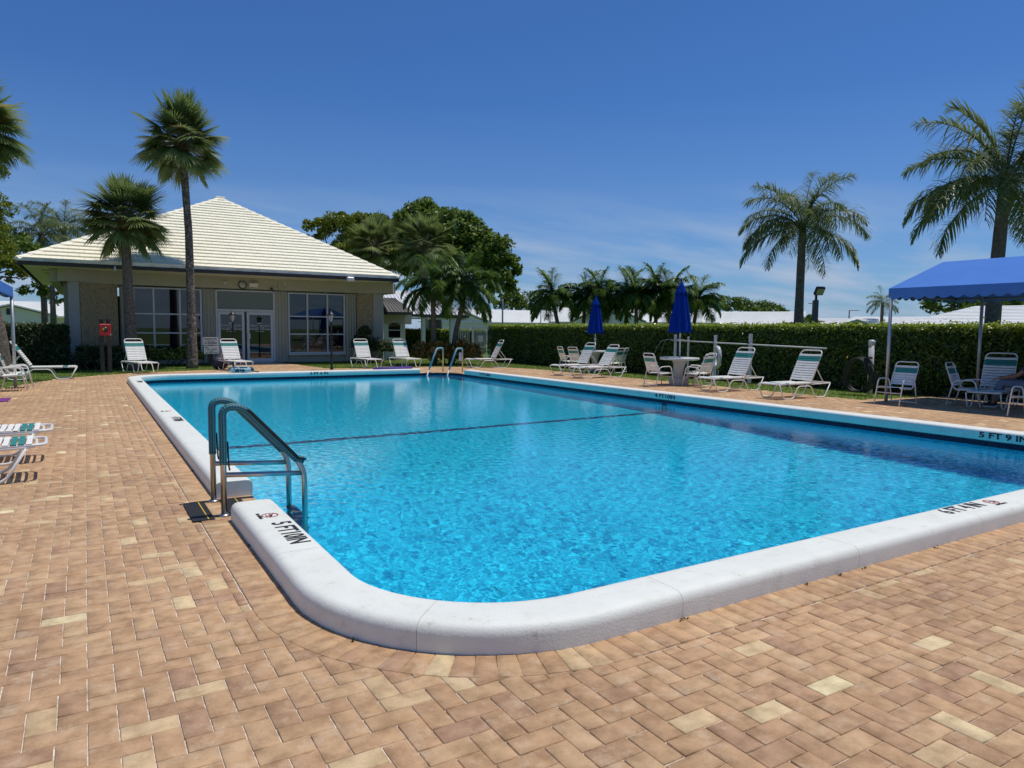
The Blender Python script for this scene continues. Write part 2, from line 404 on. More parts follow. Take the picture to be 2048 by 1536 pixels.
# sand bed under the bricks
M_sand = mat('joint_sand', (.62, .55, .45), .95, noise=.35, nscale=30)
bm = bmesh.new()
vs = [bm.verts.new((x, y, -.011)) for x, y in DECK]
hv = [bm.verts.new((p[0], p[1], -.0065)) for p in rrect(.30, 8)]
ed = [bm.edges.new((vs[i], vs[(i + 1) % len(vs)])) for i in range(len(vs))] + [bm.edges.new((hv[i], hv[(i + 1) % len(hv)])) for i in range(len(hv))]
bmesh.ops.triangle_fill(bm, edges=ed, use_beauty=True)
me = bpy.data.meshes.new('brick_paving'); bm.to_mesh(me); bm.free(); me.materials.append(M_sand)
for p in me.polygons:
    if p.normal.z < 0: p.flip()
paving = tag(link('brick_paving', me), kind='structure')
def brickmat():
    M = bpy.data.materials.new('clay_brick'); M.use_nodes = True; t = M.node_tree; b = t.nodes['Principled BSDF']
    at = t.nodes.new('ShaderNodeAttribute'); at.attribute_name = 'tint'
    base = ramp(t, [(0, (.33, .195, .12)), (.12, (.43, .26, .155)), (.5, (.515, .320, .172)), (.8, (.57, .375, .205)), (.90, (.64, .47, .26)), (1, (.76, .62, .35))], at.outputs['Fac'])
    tcn = t.nodes.new('ShaderNodeTexCoord')
    def noise(sc, det, rgh=.6):
        n = t.nodes.new('ShaderNodeTexNoise'); n.inputs['Scale'].default_value = sc; n.inputs['Detail'].default_value = det; n.inputs['Roughness'].default_value = rgh
        t.links.new(tcn.outputs['Object'], n.inputs['Vector']); return n.outputs[0]
    def mix(bt, a, bcol, f):
        m = t.nodes.new('ShaderNodeMix'); m.data_type = 'RGBA'; m.blend_type = bt
        for s, v in ((0, f), (6, a), (7, bcol)):
            if isinstance(v, (int, float)): m.inputs[s].default_value = v
            elif isinstance(v, tuple): m.inputs[s].default_value = (*v, 1)
            else: t.links.new(v, m.inputs[s])
        return m.outputs[2]
    blot = ramp(t, [(.34, (.78, .76, .74)), (.49, (1, 1, 1)), (.64, (1.18, 1.2, 1.22))], noise(11, 5))
    grain = ramp(t, [(.30, (.78, .77, .76)), (.5, (1, 1, 1)), (.72, (1.22, 1.23, 1.24))], noise(260, 3, .8))
    wide = ramp(t, [(.35, (.86, .85, .84)), (.65, (1.08, 1.08, 1.08))], noise(.7, 4))
    pale = ramp(t, [(.53, (0, 0, 0)), (.66, (1, 1, 1))], noise(7.5, 9, .74))
    c = mix('MULTIPLY', mix('MULTIPLY', mix('MULTIPLY', base, blot, 1.0), grain, .8), wide, 1.0)
    k = t.nodes.new('ShaderNodeMath'); k.operation = 'MULTIPLY'; k.inputs[1].default_value = .62; t.links.new(pale, k.inputs[0])
    c = mix('MIX', c, (.62, .47, .31), k.outputs[0])
    spots = ramp(t, [(.70, (0, 0, 0)), (.78, (1, 1, 1))], noise(2.1, 7, .75))
    k2 = t.nodes.new('ShaderNodeMath'); k2.operation = 'MULTIPLY'; k2.inputs[1].default_value = .55; t.links.new(spots, k2.inputs[0])
    c = mix('MIX', c, (.15, .10, .07), k2.outputs[0])
    t.links.new(c, b.inputs['Base Color']); b.inputs['Roughness'].default_value = .85; b.inputs['Specular IOR Level'].default_value = .25
    bp = t.nodes.new('ShaderNodeBump'); bp.inputs['Strength'].default_value = .5; bp.inputs['Distance'].default_value = .004
    t.links.new(noise(140, 4, .75), bp.inputs['Height']); t.links.new(bp.outputs[0], b.inputs['Normal'])
    return M
M_brick = brickmat()
def bricks():
    w = .1005; X0, Y0 = -.040, 3.51
    I = np.arange(-90, 180); J = np.arange(-50, 260)
    ii, jj = np.meshgrid(I, J); k = (ii - 1 - jj) % 4
    h = k == 0; v = k == 3
    def rect(m, a, b):
        return np.stack([X0 + (ii[m] - 1) * w, X0 + (ii[m] - 1 + a) * w, Y0 + jj[m] * w, Y0 + (jj[m] + b) * w], -1)
    R = np.concatenate([rect(h, 2, 1), rect(v, 1, 2)])
    cx = (R[:, 0] + R[:, 1]) / 2; cy = (R[:, 2] + R[:, 3]) / 2
    ok = inpoly(cx, cy, DECK) & (cx > -4.6) & (cy > -.6) & (cy < 31.4) & (cx < 17.7)
    SO = -.212
    corners = np.stack([inrr(R[:, a], R[:, b], SO) for a in (0, 1) for b in (2, 3)], -1)
    ok &= ~corners.all(-1)
    R = R[ok]; cx = cx[ok]; cy = cy[ok]
    # straight cuts along the soldier course
    a, b, c, d = PX0 + SO, PX1 - SO, PY0 + SO, PY1 - SO; yr = (PY0 + RO, PY1 - RO); xr = (PX0 + RO, PX1 - RO)
    sy = (cy > yr[0]) & (cy < yr[1]); sx = (cx > xr[0]) & (cx < xr[1])
    m = sy & (cx < 5); R[m, 1] = np.minimum(R[m, 1], a)
    m = sy & (cx > 5); R[m, 0] = np.maximum(R[m, 0], b)
    m = sx & (cy < 10); R[m, 3] = np.minimum(R[m, 3], c)
    m = sx & (cy > 10); R[m, 2] = np.maximum(R[m, 2], d)
    R = R[(R[:, 1] - R[:, 0] > .012) & (R[:, 3] - R[:, 2] > .012)]
    Q = np.stack([R[:, [0, 2]], R[:, [1, 2]], R[:, [1, 3]], R[:, [0, 3]]], 1)       # n,4,2
    z = RNG.normal(0, .0006, len(Q))
    # soldier course
    sol = []
    def quad(p0, p1, o0, o1):
        (x0, y0, n0, m0), (x1, y1, n1, m1) = p0, p1
        sol.append([(x0 - n0 * o1, y0 - m0 * o1), (x0 - n0 * o0, y0 - m0 * o0), (x1 - n1 * o0, y1 - m1 * o0), (x1 - n1 * o1, y1 - m1 * o1)])
    ring = rrect(0, 1); segs = []
    def straight(x0, y0, x1, y1, nx, ny):
        Ln = math.hypot(x1 - x0, y1 - y0); k = round(Ln / w)
        for q in range(k):
            A = q / k; B = (q + 1) / k
            quad((x0 + (x1 - x0) * A, y0 + (y1 - y0) * A, nx, ny), (x0 + (x1 - x0) * B, y0 + (y1 - y0) * B, nx, ny), -.208, .03)
    straight(xr[0], PY0, xr[1], PY0, 0, -1); straight(PX1, yr[0], PX1, yr[1], 1, 0); straight(xr[1], PY1, xr[0], PY1, 0, 1); straight(PX0, yr[1], PX0, yr[0], -1, 0)
    for cx_, cy_, a0 in ((xr[1], yr[0], -90), (xr[1], yr[1], 0), (xr[0], yr[1], 90), (xr[0], yr[0], 180)):
        k = 20
        for q in range(k):
            A = rad(a0 + 90 * q / k); B = rad(a0 + 90 * (q + 1) / k)
            quad((cx_ + RO * math.cos(A), cy_ + RO * math.sin(A), math.cos(A), math.sin(A)), (cx_ + RO * math.cos(B), cy_ + RO * math.sin(B), math.cos(B), math.sin(B)), -.208, .03)
            if a0 == 0:
                quad((cx_ + RO * math.cos(A), cy_ + RO * math.sin(A), math.cos(A), math.sin(A)), (cx_ + RO * math.cos(B), cy_ + RO * math.sin(B), math.cos(B), math.sin(B)), .03, .31)
    y = 5.70
    while y < 6.50:
        sol.append([(.955, y), (1.235, y), (1.235, min(y + w, 6.53)), (.955, min(y + w, 6.53))]); y += w
    for (a_, b_, y_) in ((10.05, 10.12, 22.3), ):
        pass
    Sq = np.array(sol); Q = np.concatenate([Q, Sq]); z = np.concatenate([z, np.full(len(Sq), .0035) + RNG.normal(0, .0005, len(Sq))])
    n = len(Q); ctr = Q.mean(1, keepdims=True)
    # shrink for the joints, small bevel, tiny tilt
    g = .0022 + RNG.random((n, 1, 1)) * .0018
    def inset(P, d):
        e = P - ctr; l = np.linalg.norm(e, axis=2, keepdims=True); return P - np.sign(e) * d if False else ctr + e * (1 - 1.42 * d / l)
    P1 = inset(Q, g); P2 = inset(Q, g + .0030)
    e = (P1 - ctr); tilt = RNG.normal(0, .006, (n, 1, 2)); dz = (e * tilt).sum(-1)
    zt = z[:, None] + dz
    V = np.concatenate([np.concatenate([P1, np.full((n, 4, 1), -.016)], -1), np.concatenate([P1, (zt - .0024)[..., None]], -1), np.concatenate([P2, zt[..., None]], -1)], 1)  # n,12,3
    F = []
    for i in range(4): F.append((i, (i + 1) % 4, 4 + (i + 1) % 4, 4 + i))
    for i in range(4): F.append((4 + i, 4 + (i + 1) % 4, 8 + (i + 1) % 4, 8 + i))
    F.append((8, 9, 10, 11)); F = np.array(F)
    tint = np.clip(RNG.normal(.50, .135, n), .08, .86); lt = RNG.random(n); tint[lt > .925] = .85 + .09 * RNG.random((lt > .925).sum()); tint[lt > .985] = 1.0; tint[lt < .03] *= .3
    tint[-len(Sq):] = np.clip(RNG.normal(.55, .16, len(Sq)), .1, .93)
    # the 300 bricks that show largest stand alone
    c3 = np.concatenate([ctr[:, 0], np.zeros((n, 1))], 1) - np.array([0, 0, CAMZ]); Rm = np.array(RX)
    cc = c3 @ Rm; dep = cc[:, 2]; u = 1400 * cc[:, 0] / np.maximum(dep, .01) + 1024; vv = 1400 * cc[:, 1] / np.maximum(dep, .01) + 768
    area = np.abs((Q[:, 2, 0] - Q[:, 0, 0]) * (Q[:, 2, 1] - Q[:, 0, 1])) / np.maximum(dep, .01) ** 3
    vis = (dep > .3) & (u > 25) & (u < 2023) & (vv < 1516) & (vv > 0)
    order = np.argsort(-np.where(vis, area, 0))[:300]
    single = np.zeros(n, bool); single[order] = True
    def build(sel, name, parent):
        k = len(sel); co = V[sel].reshape(-1, 3); fl = (F[None] + (np.arange(k) * 12)[:, None, None]).reshape(-1)
        me = np_mesh(name, co, fl, np.arange(9 * k) * 4, np.full(9 * k, 4), M_brick, False, {'tint': np.repeat(tint[sel], 12)})
        return link(name, me, parent)
    for i in order: build(np.array([i]), 'brick', paving)
    o = build(np.where(~single)[0], 'brick_field', paving); o['kind'] = 'stuff'
bricks()
# grass blades in the strips that the photo shows
M_blade = None
def leafmat(name, stops, rough=.5, transl=.25, spec=.35):
    M = bpy.data.materials.new(name); M.use_nodes = True; t = M.node_tree; b = t.nodes['Principled BSDF']
    at = t.nodes.new('ShaderNodeAttribute'); at.attribute_name = 'tint'
    c = ramp(t, stops, at.outputs['Fac']); t.links.new(c, b.inputs['Base Color'])
    b.inputs['Roughness'].default_value = rough; b.inputs['Specular IOR Level'].default_value = spec
    if transl:
        tr = t.nodes.new('ShaderNodeBsdfTranslucent'); t.links.new(c, tr.inputs[0]); mxs = t.nodes.new('ShaderNodeMixShader'); mxs.inputs[0].default_value = transl
        t.links.new(b.outputs[0], mxs.inputs[1]); t.links.new(tr.outputs[0], mxs.inputs[2]); t.links.new(mxs.outputs[0], t.nodes['Material Output'].inputs[0])
    return M
M_blade = leafmat('grass_blade', [(0, (.10, .16, .025)), (.6, (.20, .29, .042)), (1, (.36, .37, .10))], .6, .35, .15)
def blades():
    n = 110000
    x = RNG.uniform(-4, 18.6, n); y = RNG.uniform(8.5, 32, n)
    bl = inpoly(x, y, DECK) | ((x > -0.6) & (x < 11.8) & (y > 31.3)) | ((x < -4)) | ((y < 20) & (x < 5))
    x = x[~bl]; y = y[~bl]; n = len(x)
    a = RNG.random(n) * 6.283; h = RNG.uniform(.025, .06, n); w = RNG.uniform(.006, .013, n); ln = RNG.normal(0, .02, (n, 2))
    b0 = np.stack([x - w * np.cos(a), y - w * np.sin(a), np.full(n, -.036)], -1); b1 = np.stack([x + w * np.cos(a), y + w * np.sin(a), np.full(n, -.036)], -1)
    tp = np.stack([x + ln[:, 0], y + ln[:, 1], h - .036], -1)
    co = np.stack([b0, b1, tp], 1).reshape(-1, 3)
    me = np_mesh('grass', co, np.arange(3 * n), np.arange(n) * 3, np.full(n, 3), M_blade, False, {'tint': np.repeat(RNG.random(n), 3)})
    tag(link('grass', me), kind='stuff')
blades()
# ================================================================== BUILDINGS
def part(mb, name, m, root): return mb.obj(name, m, root, loc=-Vector(root.location))
M_beige = mat('beige_stucco', (.46, .435, .325), .8, noise=.06, nscale=2, bump=.15, bscale=90)
M_soffit = mat('cream_soffit', (.86, .83, .70), .7, noise=.05)
M_trim = mat('white_trim', (.66, .66, .60), .5, noise=.05)
M_alu = mat('white_aluminium', (.62, .63, .62), .35)
M_col = mat('grey_beige_column', (.42, .41, .36), .8, noise=.06)
M_shut = mat('cream_shutter', (.50, .49, .40), .55)
M_brown = mat('brown_fascia', (.045, .040, .036), .6, noise=.2)
M_drip = mat('weathered_white', (.80, .79, .74), .7, noise=.3, nscale=3)
M_dark = mat('black_paint', (.012, .012, .014), .45)
M_grey = mat('grey_metal', (.32, .33, .34), .4, metal=.6)
def glassmat(name, col, ior=1.9):
    M = mat(name, col, .015); M.node_tree.nodes['Principled BSDF'].inputs['IOR'].default_value = ior; return M
M_glass = glassmat('tinted_glass', (.006, .008, .012), 1.75)
M_glass2 = glassmat('film_glass', (.17, .18, .14), 1.45)
def stonemat():
    M = bpy.data.materials.new('shell_stone'); M.use_nodes = True; t = M.node_tree; b = t.nodes['Principled BSDF']
    tcn = t.nodes.new('ShaderNodeTexCoord'); v = t.nodes.new('ShaderNodeTexVoronoi'); v.inputs['Scale'].default_value = 14; v.feature = 'F1'
    n1 = t.nodes.new('ShaderNodeTexNoise'); n1.inputs['Scale'].default_value = 7; n1.inputs['Detail'].default_value = 8
    t.links.new(tcn.outputs['Object'], v.inputs['Vector']); t.links.new(tcn.outputs['Object'], n1.inputs['Vector'])
    ad = t.nodes.new('ShaderNodeMath'); ad.operation = 'ADD'; t.links.new(v.outputs['Distance'], ad.inputs[0]); t.links.new(n1.outputs[0], ad.inputs[1])
    c = ramp(t, [(.45, (.16, .115, .055)), (.75, (.30, .235, .125)), (1.0, (.40, .33, .2))], ad.outputs[0]); t.links.new(c, b.inputs['Base Color'])
    bp = t.nodes.new('ShaderNodeBump'); bp.inputs['Strength'].default_value = .8; bp.inputs['Distance'].default_value = .03; t.links.new(ad.outputs[0], bp.inputs['Height']); t.links.new(bp.outputs[0], b.inputs['Normal'])
    b.inputs['Roughness'].default_value = .9; return M
M_stone = stonemat()
M_rooft = mat('white_roof_tile', (.95, .895, .70), .75, noise=.05, nscale=1.6, bump=.2, bscale=40)
M_roofb = mat('roof_underlay', (.30, .28, .22), .9)
EX0, EX1, EY0, EY1, EZ = -1.9, 12.0, 29.5, 43.6, 3.80
AP = Vector((5.73, 36.5, 7.68))
bld = thing('fitness_building', 'low beige fitness building with shell stone corners under a white tiled hip roof', 'building', (5.0, 36.5, 0))
def building():
    B = bld; FY = 31.5
    # walls
    w = MB()
    w.box((5.05, 43.2, 1.56), (11.6, .2, 3.12)); w.box((-.55, 37.2, 1.56), (.2, 12.0, 3.12)); w.box((11.75, 37.2, 1.56), (.2, 12.0, 3.12))
    for x0, x1 in ((1.19, 1.62), (4.14, 4.66), (7.06, 7.60), (10.2, 10.67)): w.box(((x0 + x1) / 2, FY + .14, 1.56), (x1 - x0, .2, 3.12))
    w.box((2.88, FY + .16, .2), (2.52, .16, .40)); w.box((8.9, FY + .16, .2), (2.6, .16, .40)); w.box((5.86, FY + .1, .03), (2.4, .3, .06))
    w.prism([(1.62, FY + .3), (10.2, FY + .3), (10.2, FY + .34), (1.62, FY + .34)], .0, 3.1)
    part(w, 'wall', M_beige, B)
    # beam: straight over the windows, splaying forward over the corner wings
    bm_ = MB()
    bm_.prism([(-.62, 30.3), (1.0, 31.32), (10.8, 31.32), (12.05, 30.3), (12.2, 30.55), (10.9, 31.7), (.9, 31.7), (-.8, 30.55)], 3.13, 3.60)
    bm_.box((-.9, 37, 3.36), (.3, 12.5, .46)); bm_.box((12.2, 37, 3.36), (.3, 12.5, .46))
    part(bm_, 'beam', M_beige, B)
    # soffit
    s = MB(); s.prism([(EX0 + .12, EY0 + .12), (EX1 - .12, EY0 + .12), (EX1 - .12, EY1 - .12), (EX0 + .12, EY1 - .12)], 3.602, 3.63); so_ = part(s, 'soffit', M_soffit, B)
    for k in range(6):
        v = MB(); v.box((-1.05 + .03 * k, 32.0 + 1.55 * k, 3.596), (.55, .16, .012)); part(v, 'soffit_vent', M_brown, so_).location = (0, 0, 0)
    # stone wing walls and end columns
    def slab(p, q, th, z0, z1, mt, name):
        d = (Vector(q) - Vector(p)).normalized(); nn = Vector((-d.y, d.x)) * th
        m_ = MB(); m_.prism([p, q, (q[0] + nn.x, q[1] + nn.y), (p[0] + nn.x, p[1] + nn.y)], z0, z1); return part(m_, name, mt, B)
    slab((-.12, 30.52), (1.12, 31.44), .22, 0, 3.128, M_stone, 'stone_panel'); slab((10.72, 31.44), (11.32, 30.95), .22, 0, 3.128, M_stone, 'stone_panel')
    slab((-.50, 30.50), (-.14, 30.50), .35, 0, 3.128, M_col, 'column'); slab((11.34, 30.95), (11.74, 30.76), .35, 0, 3.128, M_col, 'column')
    # accordion shutters, folded
    for x0, x1 in ((1.20, 1.60), (4.17, 4.64), (7.08, 7.58), (10.24, 10.66)):
        m_ = MB(); n = 7; pts = []
        for i in range(n + 1): pts.append((x0 + (x1 - x0) * i / n, FY - .03 - (.10 if i % 2 else 0)))
        m_.prism(pts + [(x1, FY + .03), (x0, FY + .03)], .02, 3.08); part(m_, 'storm_shutter', M_shut, B)
    # windows 3x3
    def window(xs, zs, y):
        f = MB()
        for i, x in enumerate(xs): f.box((x, y, (zs[0] + zs[-1]) / 2), (.065 if 0 < i < 3 else .07, .10, zs[-1] - zs[0] + .07))
        for z in zs:
            for a, b in zip(xs[:-1], xs[1:]): f.box(((a + b) / 2, y + .003, z), (b - a - .07, .085, .055))
        wo = part(f, 'window', M_alu, B)
        for a, b in zip(xs[:-1], xs[1:]):
            for c, d in zip(zs[:-1], zs[1:]):
                p = MB(); p.box(((a + b) / 2, y + .035, (c + d) / 2), (b - a - .06, .012, d - c - .05)); part(p, 'pane', M_glass, wo).location = (0, 0, 0)
        sl_ = MB(); sl_.box(((xs[0] + xs[-1]) / 2, y - .03, zs[0] - .07), (xs[-1] - xs[0] + .1, .14, .07)); part(sl_, 'sill', M_trim, wo).location = (0, 0, 0)
    window([1.66, 2.37, 3.32, 4.11], [.50, 1.26, 2.02, 3.04], FY); window([7.66, 8.47, 9.37, 10.15], [.42, 1.24, 2.02, 3.03], FY)
    # entrance: transom panel over two glass doors
    f = MB()
    for x in (4.70, 7.03): f.box((x, FY, 1.54), (.07, .10, 3.04))
    f.box((5.865, FY, 3.05), (2.26, .10, .06)); f.box((5.865, FY, 2.23), (2.26, .11, .09)); f.box((5.865, FY, .035), (2.26, .12, .05))
    tr = part(f, 'door_frame', M_alu, B)
    p = MB(); p.box((5.865, FY + .03, 2.65), (2.26, .012, .74)); part(p, 'transom_pane', M_glass2, tr).location = (0, 0, 0)
    for x0, x1, hx in ((4.75, 5.80, 5.73), (5.90, 6.98, 5.98)):
        d = MB()
        for x in (x0 + .05, x1 - .05): d.box((x, FY - .01, 1.12), (.10, .06, 2.10))
        for z in (.13, 2.11): d.box(((x0 + x1) / 2, FY - .01, z), (x1 - x0 - .2, .055, .12))
        do = part(d, 'door', M_alu, B)
        p = MB(); p.box(((x0 + x1) / 2, FY, 1.12), (x1 - x0 - .19, .012, 1.87)); part(p, 'pane', M_glass, do).location = (0, 0, 0)
        h = MB(); h.box((hx, FY - .06, 1.15), (.09, .05, .24)); part(h, 'handle', M_trim, do).location = (0, 0, 0)
        xc = (x0 + x1) / 2
        for txt, z, sz, w_ in (('PALM BEACH', 1.545, .085, .80), ('FITNESS CENTER', 1.385, .085, .86)):
            part_text(txt, do, (xc, FY - .012, z), (rad(90), 0, 0), sz, w_, M_trim, 'lettering')
        for z, w_ in ((1.49, .34), (1.325, .38)): print_line(do, xc, FY - .012, z, w_, .032, M_trim)
        pm = MB()                                   # small palm emblem above the words
        for k in range(7):
            a = rad(20 + 140 * k / 6); pm.add([(xc, FY - .012, 1.66), (xc + .11 * math.cos(a), FY - .012, 1.66 + .07 * math.sin(a)), (xc + .12 * math.cos(a + .3), FY - .012, 1.655 + .06 * math.sin(a + .3))], [(0, 1, 2)])
        part(pm, 'emblem', M_trim, do).location = (0, 0, 0)
    # fascia and drip edge
    f = MB()
    for (x0, y0, x1, y1) in ((EX0, EY0, EX1, EY0), (EX1, EY0, EX1, EY1), (EX1, EY1, EX0, EY1), (EX0, EY1, EX0, EY0)):
        L_ = math.hypot(x1 - x0, y1 - y0); f.box(((x0 + x1) / 2, (y0 + y1) / 2, 3.66), (L_ + .04, .05, .14) if y0 == y1 else (.05, L_ - .06, .14))
    part(f, 'fascia', M_brown, B)
    f = MB()
    for (x0, y0, x1, y1) in ((EX0, EY0, EX1, EY0), (EX1, EY0, EX1, EY1), (EX1, EY1, EX0, EY1), (EX0, EY1, EX0, EY0)):
        L_ = math.hypot(x1 - x0, y1 - y0); f.box(((x0 + x1) / 2, (y0 + y1) / 2, 3.775), (L_ + .10, .10, .085) if y0 == y1 else (.10, L_ - .10, .085))
    part(f, 'drip_edge', M_drip, B)
    # roof body and tiles
    C = [Vector((EX0 - .04, EY0 - .04, EZ)), Vector((EX1 + .04, EY0 - .04, EZ)), Vector((EX1 + .04, EY1 + .04, EZ)), Vector((EX0 - .04, EY1 + .04, EZ))]
    r = MB(); r.add(C + [AP], [(0, 1, 4), (1, 2, 4), (2, 3, 4), (3, 0, 4), (3, 2, 1, 0)]); roof = part(r, 'roof', M_roofb, B)
    nrow = 25; tiles = []
    for a, b in ((0, 1), (1, 2), (2, 3), (3, 0)):
        A, Bv = C[a], C[b]; ed = (Bv - A); Ln = ed.length; ed.normalize(); mid = (A + Bv) / 2
        nrm = ed.cross(AP - A).normalized(); nrm = nrm if nrm.z > 0 else -nrm
        ta = (AP - A).dot(ed); up = (AP - A) - ed * ta
        for k in range(nrow):
            t0, t1 = k / nrow, min((k + 1.15) / nrow, .998); wd = .335; off = (k % 2) * wd / 2
            l0, l1 = ta * t0, ta * t1; r0, r1 = Ln - (Ln - ta) * t0, Ln - (Ln - ta) * t1
            x = -off - wd
            while x < Ln:
                x0, x1 = x + .0025, x + wd - .0025; x += wd
                p0, p1, q0, q1 = max(x0, l0), min(x1, r0), max(x0, l1), min(x1, r1)
                if p1 - p0 < .03: continue
                if q1 < q0: q0 = q1 = min(max((q0 + q1) / 2, l1), r1)
                lift = .064 + random.uniform(-.0015, .002); lo = .006
                P = [A + ed * p0 + up * t0 + nrm * lift, A + ed * p1 + up * t0 + nrm * lift, A + ed * q1 + up * t1 + nrm * lo, A + ed * q0 + up * t1 + nrm * lo]
                Q = [A + ed * p0 + up * t0, A + ed * p1 + up * t0]
                tiles.append((a, k, P, Q))
    fr = [t for t in tiles if t[0] == 0]; fr.sort(key=lambda t: t[1]); one = fr[:300]; rest = fr[300:] + [t for t in tiles if t[0] != 0]
    def addt(m_, t):
        P, Q = t[2], t[3]; m_.add(P + Q, [(0, 1, 2, 3), (4, 5, 1, 0), (4, 0, 3), (5, 2, 1)])
    for t in one:
        m_ = MB(); addt(m_, t); part(m_, 'roof_tile', M_rooft, roof).location = (0, 0, 0)
    m_ = MB()
    for t in rest: addt(m_, t)
    o = part(m_, 'far_roof_tile', M_rooft, roof); o.location = (0, 0, 0); o['kind'] = 'stuff'
    for a in (0, 1, 2, 3):
        n = 24; A = C[a]; d = (AP - A) / n; side = Vector((d.y, -d.x, 0)).normalized() * .15
        for k in range(n):
            p = A + d * k; q = A + d * (k + 1.12); u = Vector((0, 0, .085)); v = Vector((0, 0, .045)); dn = Vector((0, 0, -.02))
            m_ = MB(); m_.add([p - side + dn, p + u, p + side + dn, q - side + dn, q + v, q + side + dn], [(0, 1, 4, 3), (1, 2, 5, 4), (0, 2, 1)])
            part(m_, 'hip_tile', M_rooft, roof).location = (0, 0, 0)
    m_ = MB(); m_.box((AP.x, AP.y, AP.z + .03), (.42, .26, .07), bev=.03); part(m_, 'ridge_cap', M_rooft, roof).location = (0, 0, 0)
def print_line(parent, x, y, z, w, h, mt):
    """a line of print too small to read: a row of short strokes"""
    n = max(4, int(w / (h * .8))); m_ = MB()
    for k in range(n):
        if k % 5 != 3: m_.box((x - w / 2 + (k + .5) * w / n, y, z + h / 2), (w / n * .55, .0015, h * (1 if k % 2 else .75)))
    return m_.obj('print_line', mt, parent)
def part_text(txt, parent, loc, rot, size, width, mt, name='lettering', align='CENTER', extr=0.0008):
    c = bpy.data.curves.new('lettering', 'FONT'); c.body = txt; c.size = size; c.extrude = extr; c.align_x = align; c.align_y = 'BOTTOM'; c.resolution_u = 3; c.offset = size * .018
    o = bpy.data.objects.new('tmp', c); COL.objects.link(o)
    dg = bpy.context.evaluated_depsgraph_get(); me = bpy.data.meshes.new_from_object(o.evaluated_get(dg)); bpy.data.objects.remove(o)
    xs = [v.co.x for v in me.vertices]; k = width / max(max(xs) - min(xs), 1e-5)
    me.transform(Matrix.Diagonal((k, 1, 1, 1))); me.materials.clear(); me.materials.append(mt)
    q = link(name, me, parent, loc, rot); return q
building()
# fixtures on the beam: things hung on the building
def fixtures():
    y = 31.31
    t = thing('wall_clock', 'round wall clock with black rim hung on the beige beam over the entrance', 'clock', (5.72, y, 3.30))
    m_ = MB(); m_.lathe([(.17, 0), (.17, .05), (.145, .05), (.145, .03)], n=28); o = m_.obj('rim', M_dark, t, rot=(rad(90), 0, 0))
    m_ = MB(); m_.lathe([(.147, .028), (.147, .034)], n=28); m_.obj('face', M_alu, t, rot=(rad(90), 0, 0))
    m_ = MB(); m_.box((.0, -.037, .04), (.012, .004, .09)); m_.box((.045, -.037, .02), (.10, .004, .012), M=Matrix.Rotation(rad(-20), 3, 'Y'))
    for k in range(12): m_.box((.12 * math.cos(k * math.pi / 6), -.037, .12 * math.sin(k * math.pi / 6)), (.012, .004, .012))
    m_.obj('hands', M_dark, t)
    t = thing('emergency_light', 'boxy white emergency light with two lamp heads beside the wall clock', 'light', (6.16, y, 3.30))
    m_ = MB(); m_.box((0, -.05, 0), (.36, .10, .17), bev=.01); m_.obj('housing', M_soffit, t)
    for s in (-1, 1):
        m_ = MB(); m_.lathe([(.05, 0), (.06, .04), (.055, .05)], n=12); m_.obj('lamp_head', M_grey, t, loc=(s * .09, -.06, .13), rot=(rad(90), 0, 0))
    t = thing('wall_light', 'small flat grey light fixture on the beam left of the clock', 'light', (5.02, y, 3.36))
    m_ = MB(); m_.box((0, -.09, 0), (.2, .18, .06), bev=.01); m_.obj('shade', M_trim, t); m_ = MB(); m_.box((0, -.02, -.05), (.08, .04, .06)); m_.obj('bracket', M_trim, t)
    t = thing('security_camera', 'black dome security camera with its conduit on the beam right of the entrance', 'camera', (6.9, y, 3.19))
    m_ = MB(); m_.lathe([(.0, -.06), (.04, -.045), (.055, 0), (.055, .03)], n=12); m_.obj('dome', M_dark, t, loc=(0, -.06, 0))
    m_ = MB(); m_.tube([(0, -.02, .06), (.55, -.02, .06), (.55, -.02, .2)], .012, 6); m_.tube([(.27, -.02, .06), (.27, -.02, .26)], .012, 6); m_.obj('conduit', M_beige, t)
    m_ = MB(); m_.box((.56, -.03, .24), (.05, .05, .16)); m_.obj('sensor', M_alu, t)
    t = thing('floodlight', 'white floodlight housing hung on the brown fascia near the right eave', 'light', (9.75, 29.42, 3.60))
    m_ = MB(); m_.box((0, -.06, 0), (.32, .16, .20), bev=.04); m_.obj('housing', M_alu, t); m_ = MB(); m_.box((0, .01, .06), (.1, .06, .06)); m_.obj('bracket', M_alu, t)
    t = thing('soffit_lamp', 'little white lamp hanging under the fascia beside the short palm', 'light', (1.0, 29.42, 3.60))
    m_ = MB(); m_.lathe([(.02, -.10), (.055, -.07), (.05, .0), (.02, .04)], n=12); m_.obj('bulb', M_alu, t); m_ = MB(); m_.lathe([(.03, .0), (.03, .05)], n=8); m_.obj('socket', M_drip, t, loc=(0, 0, .03))
fixtures()
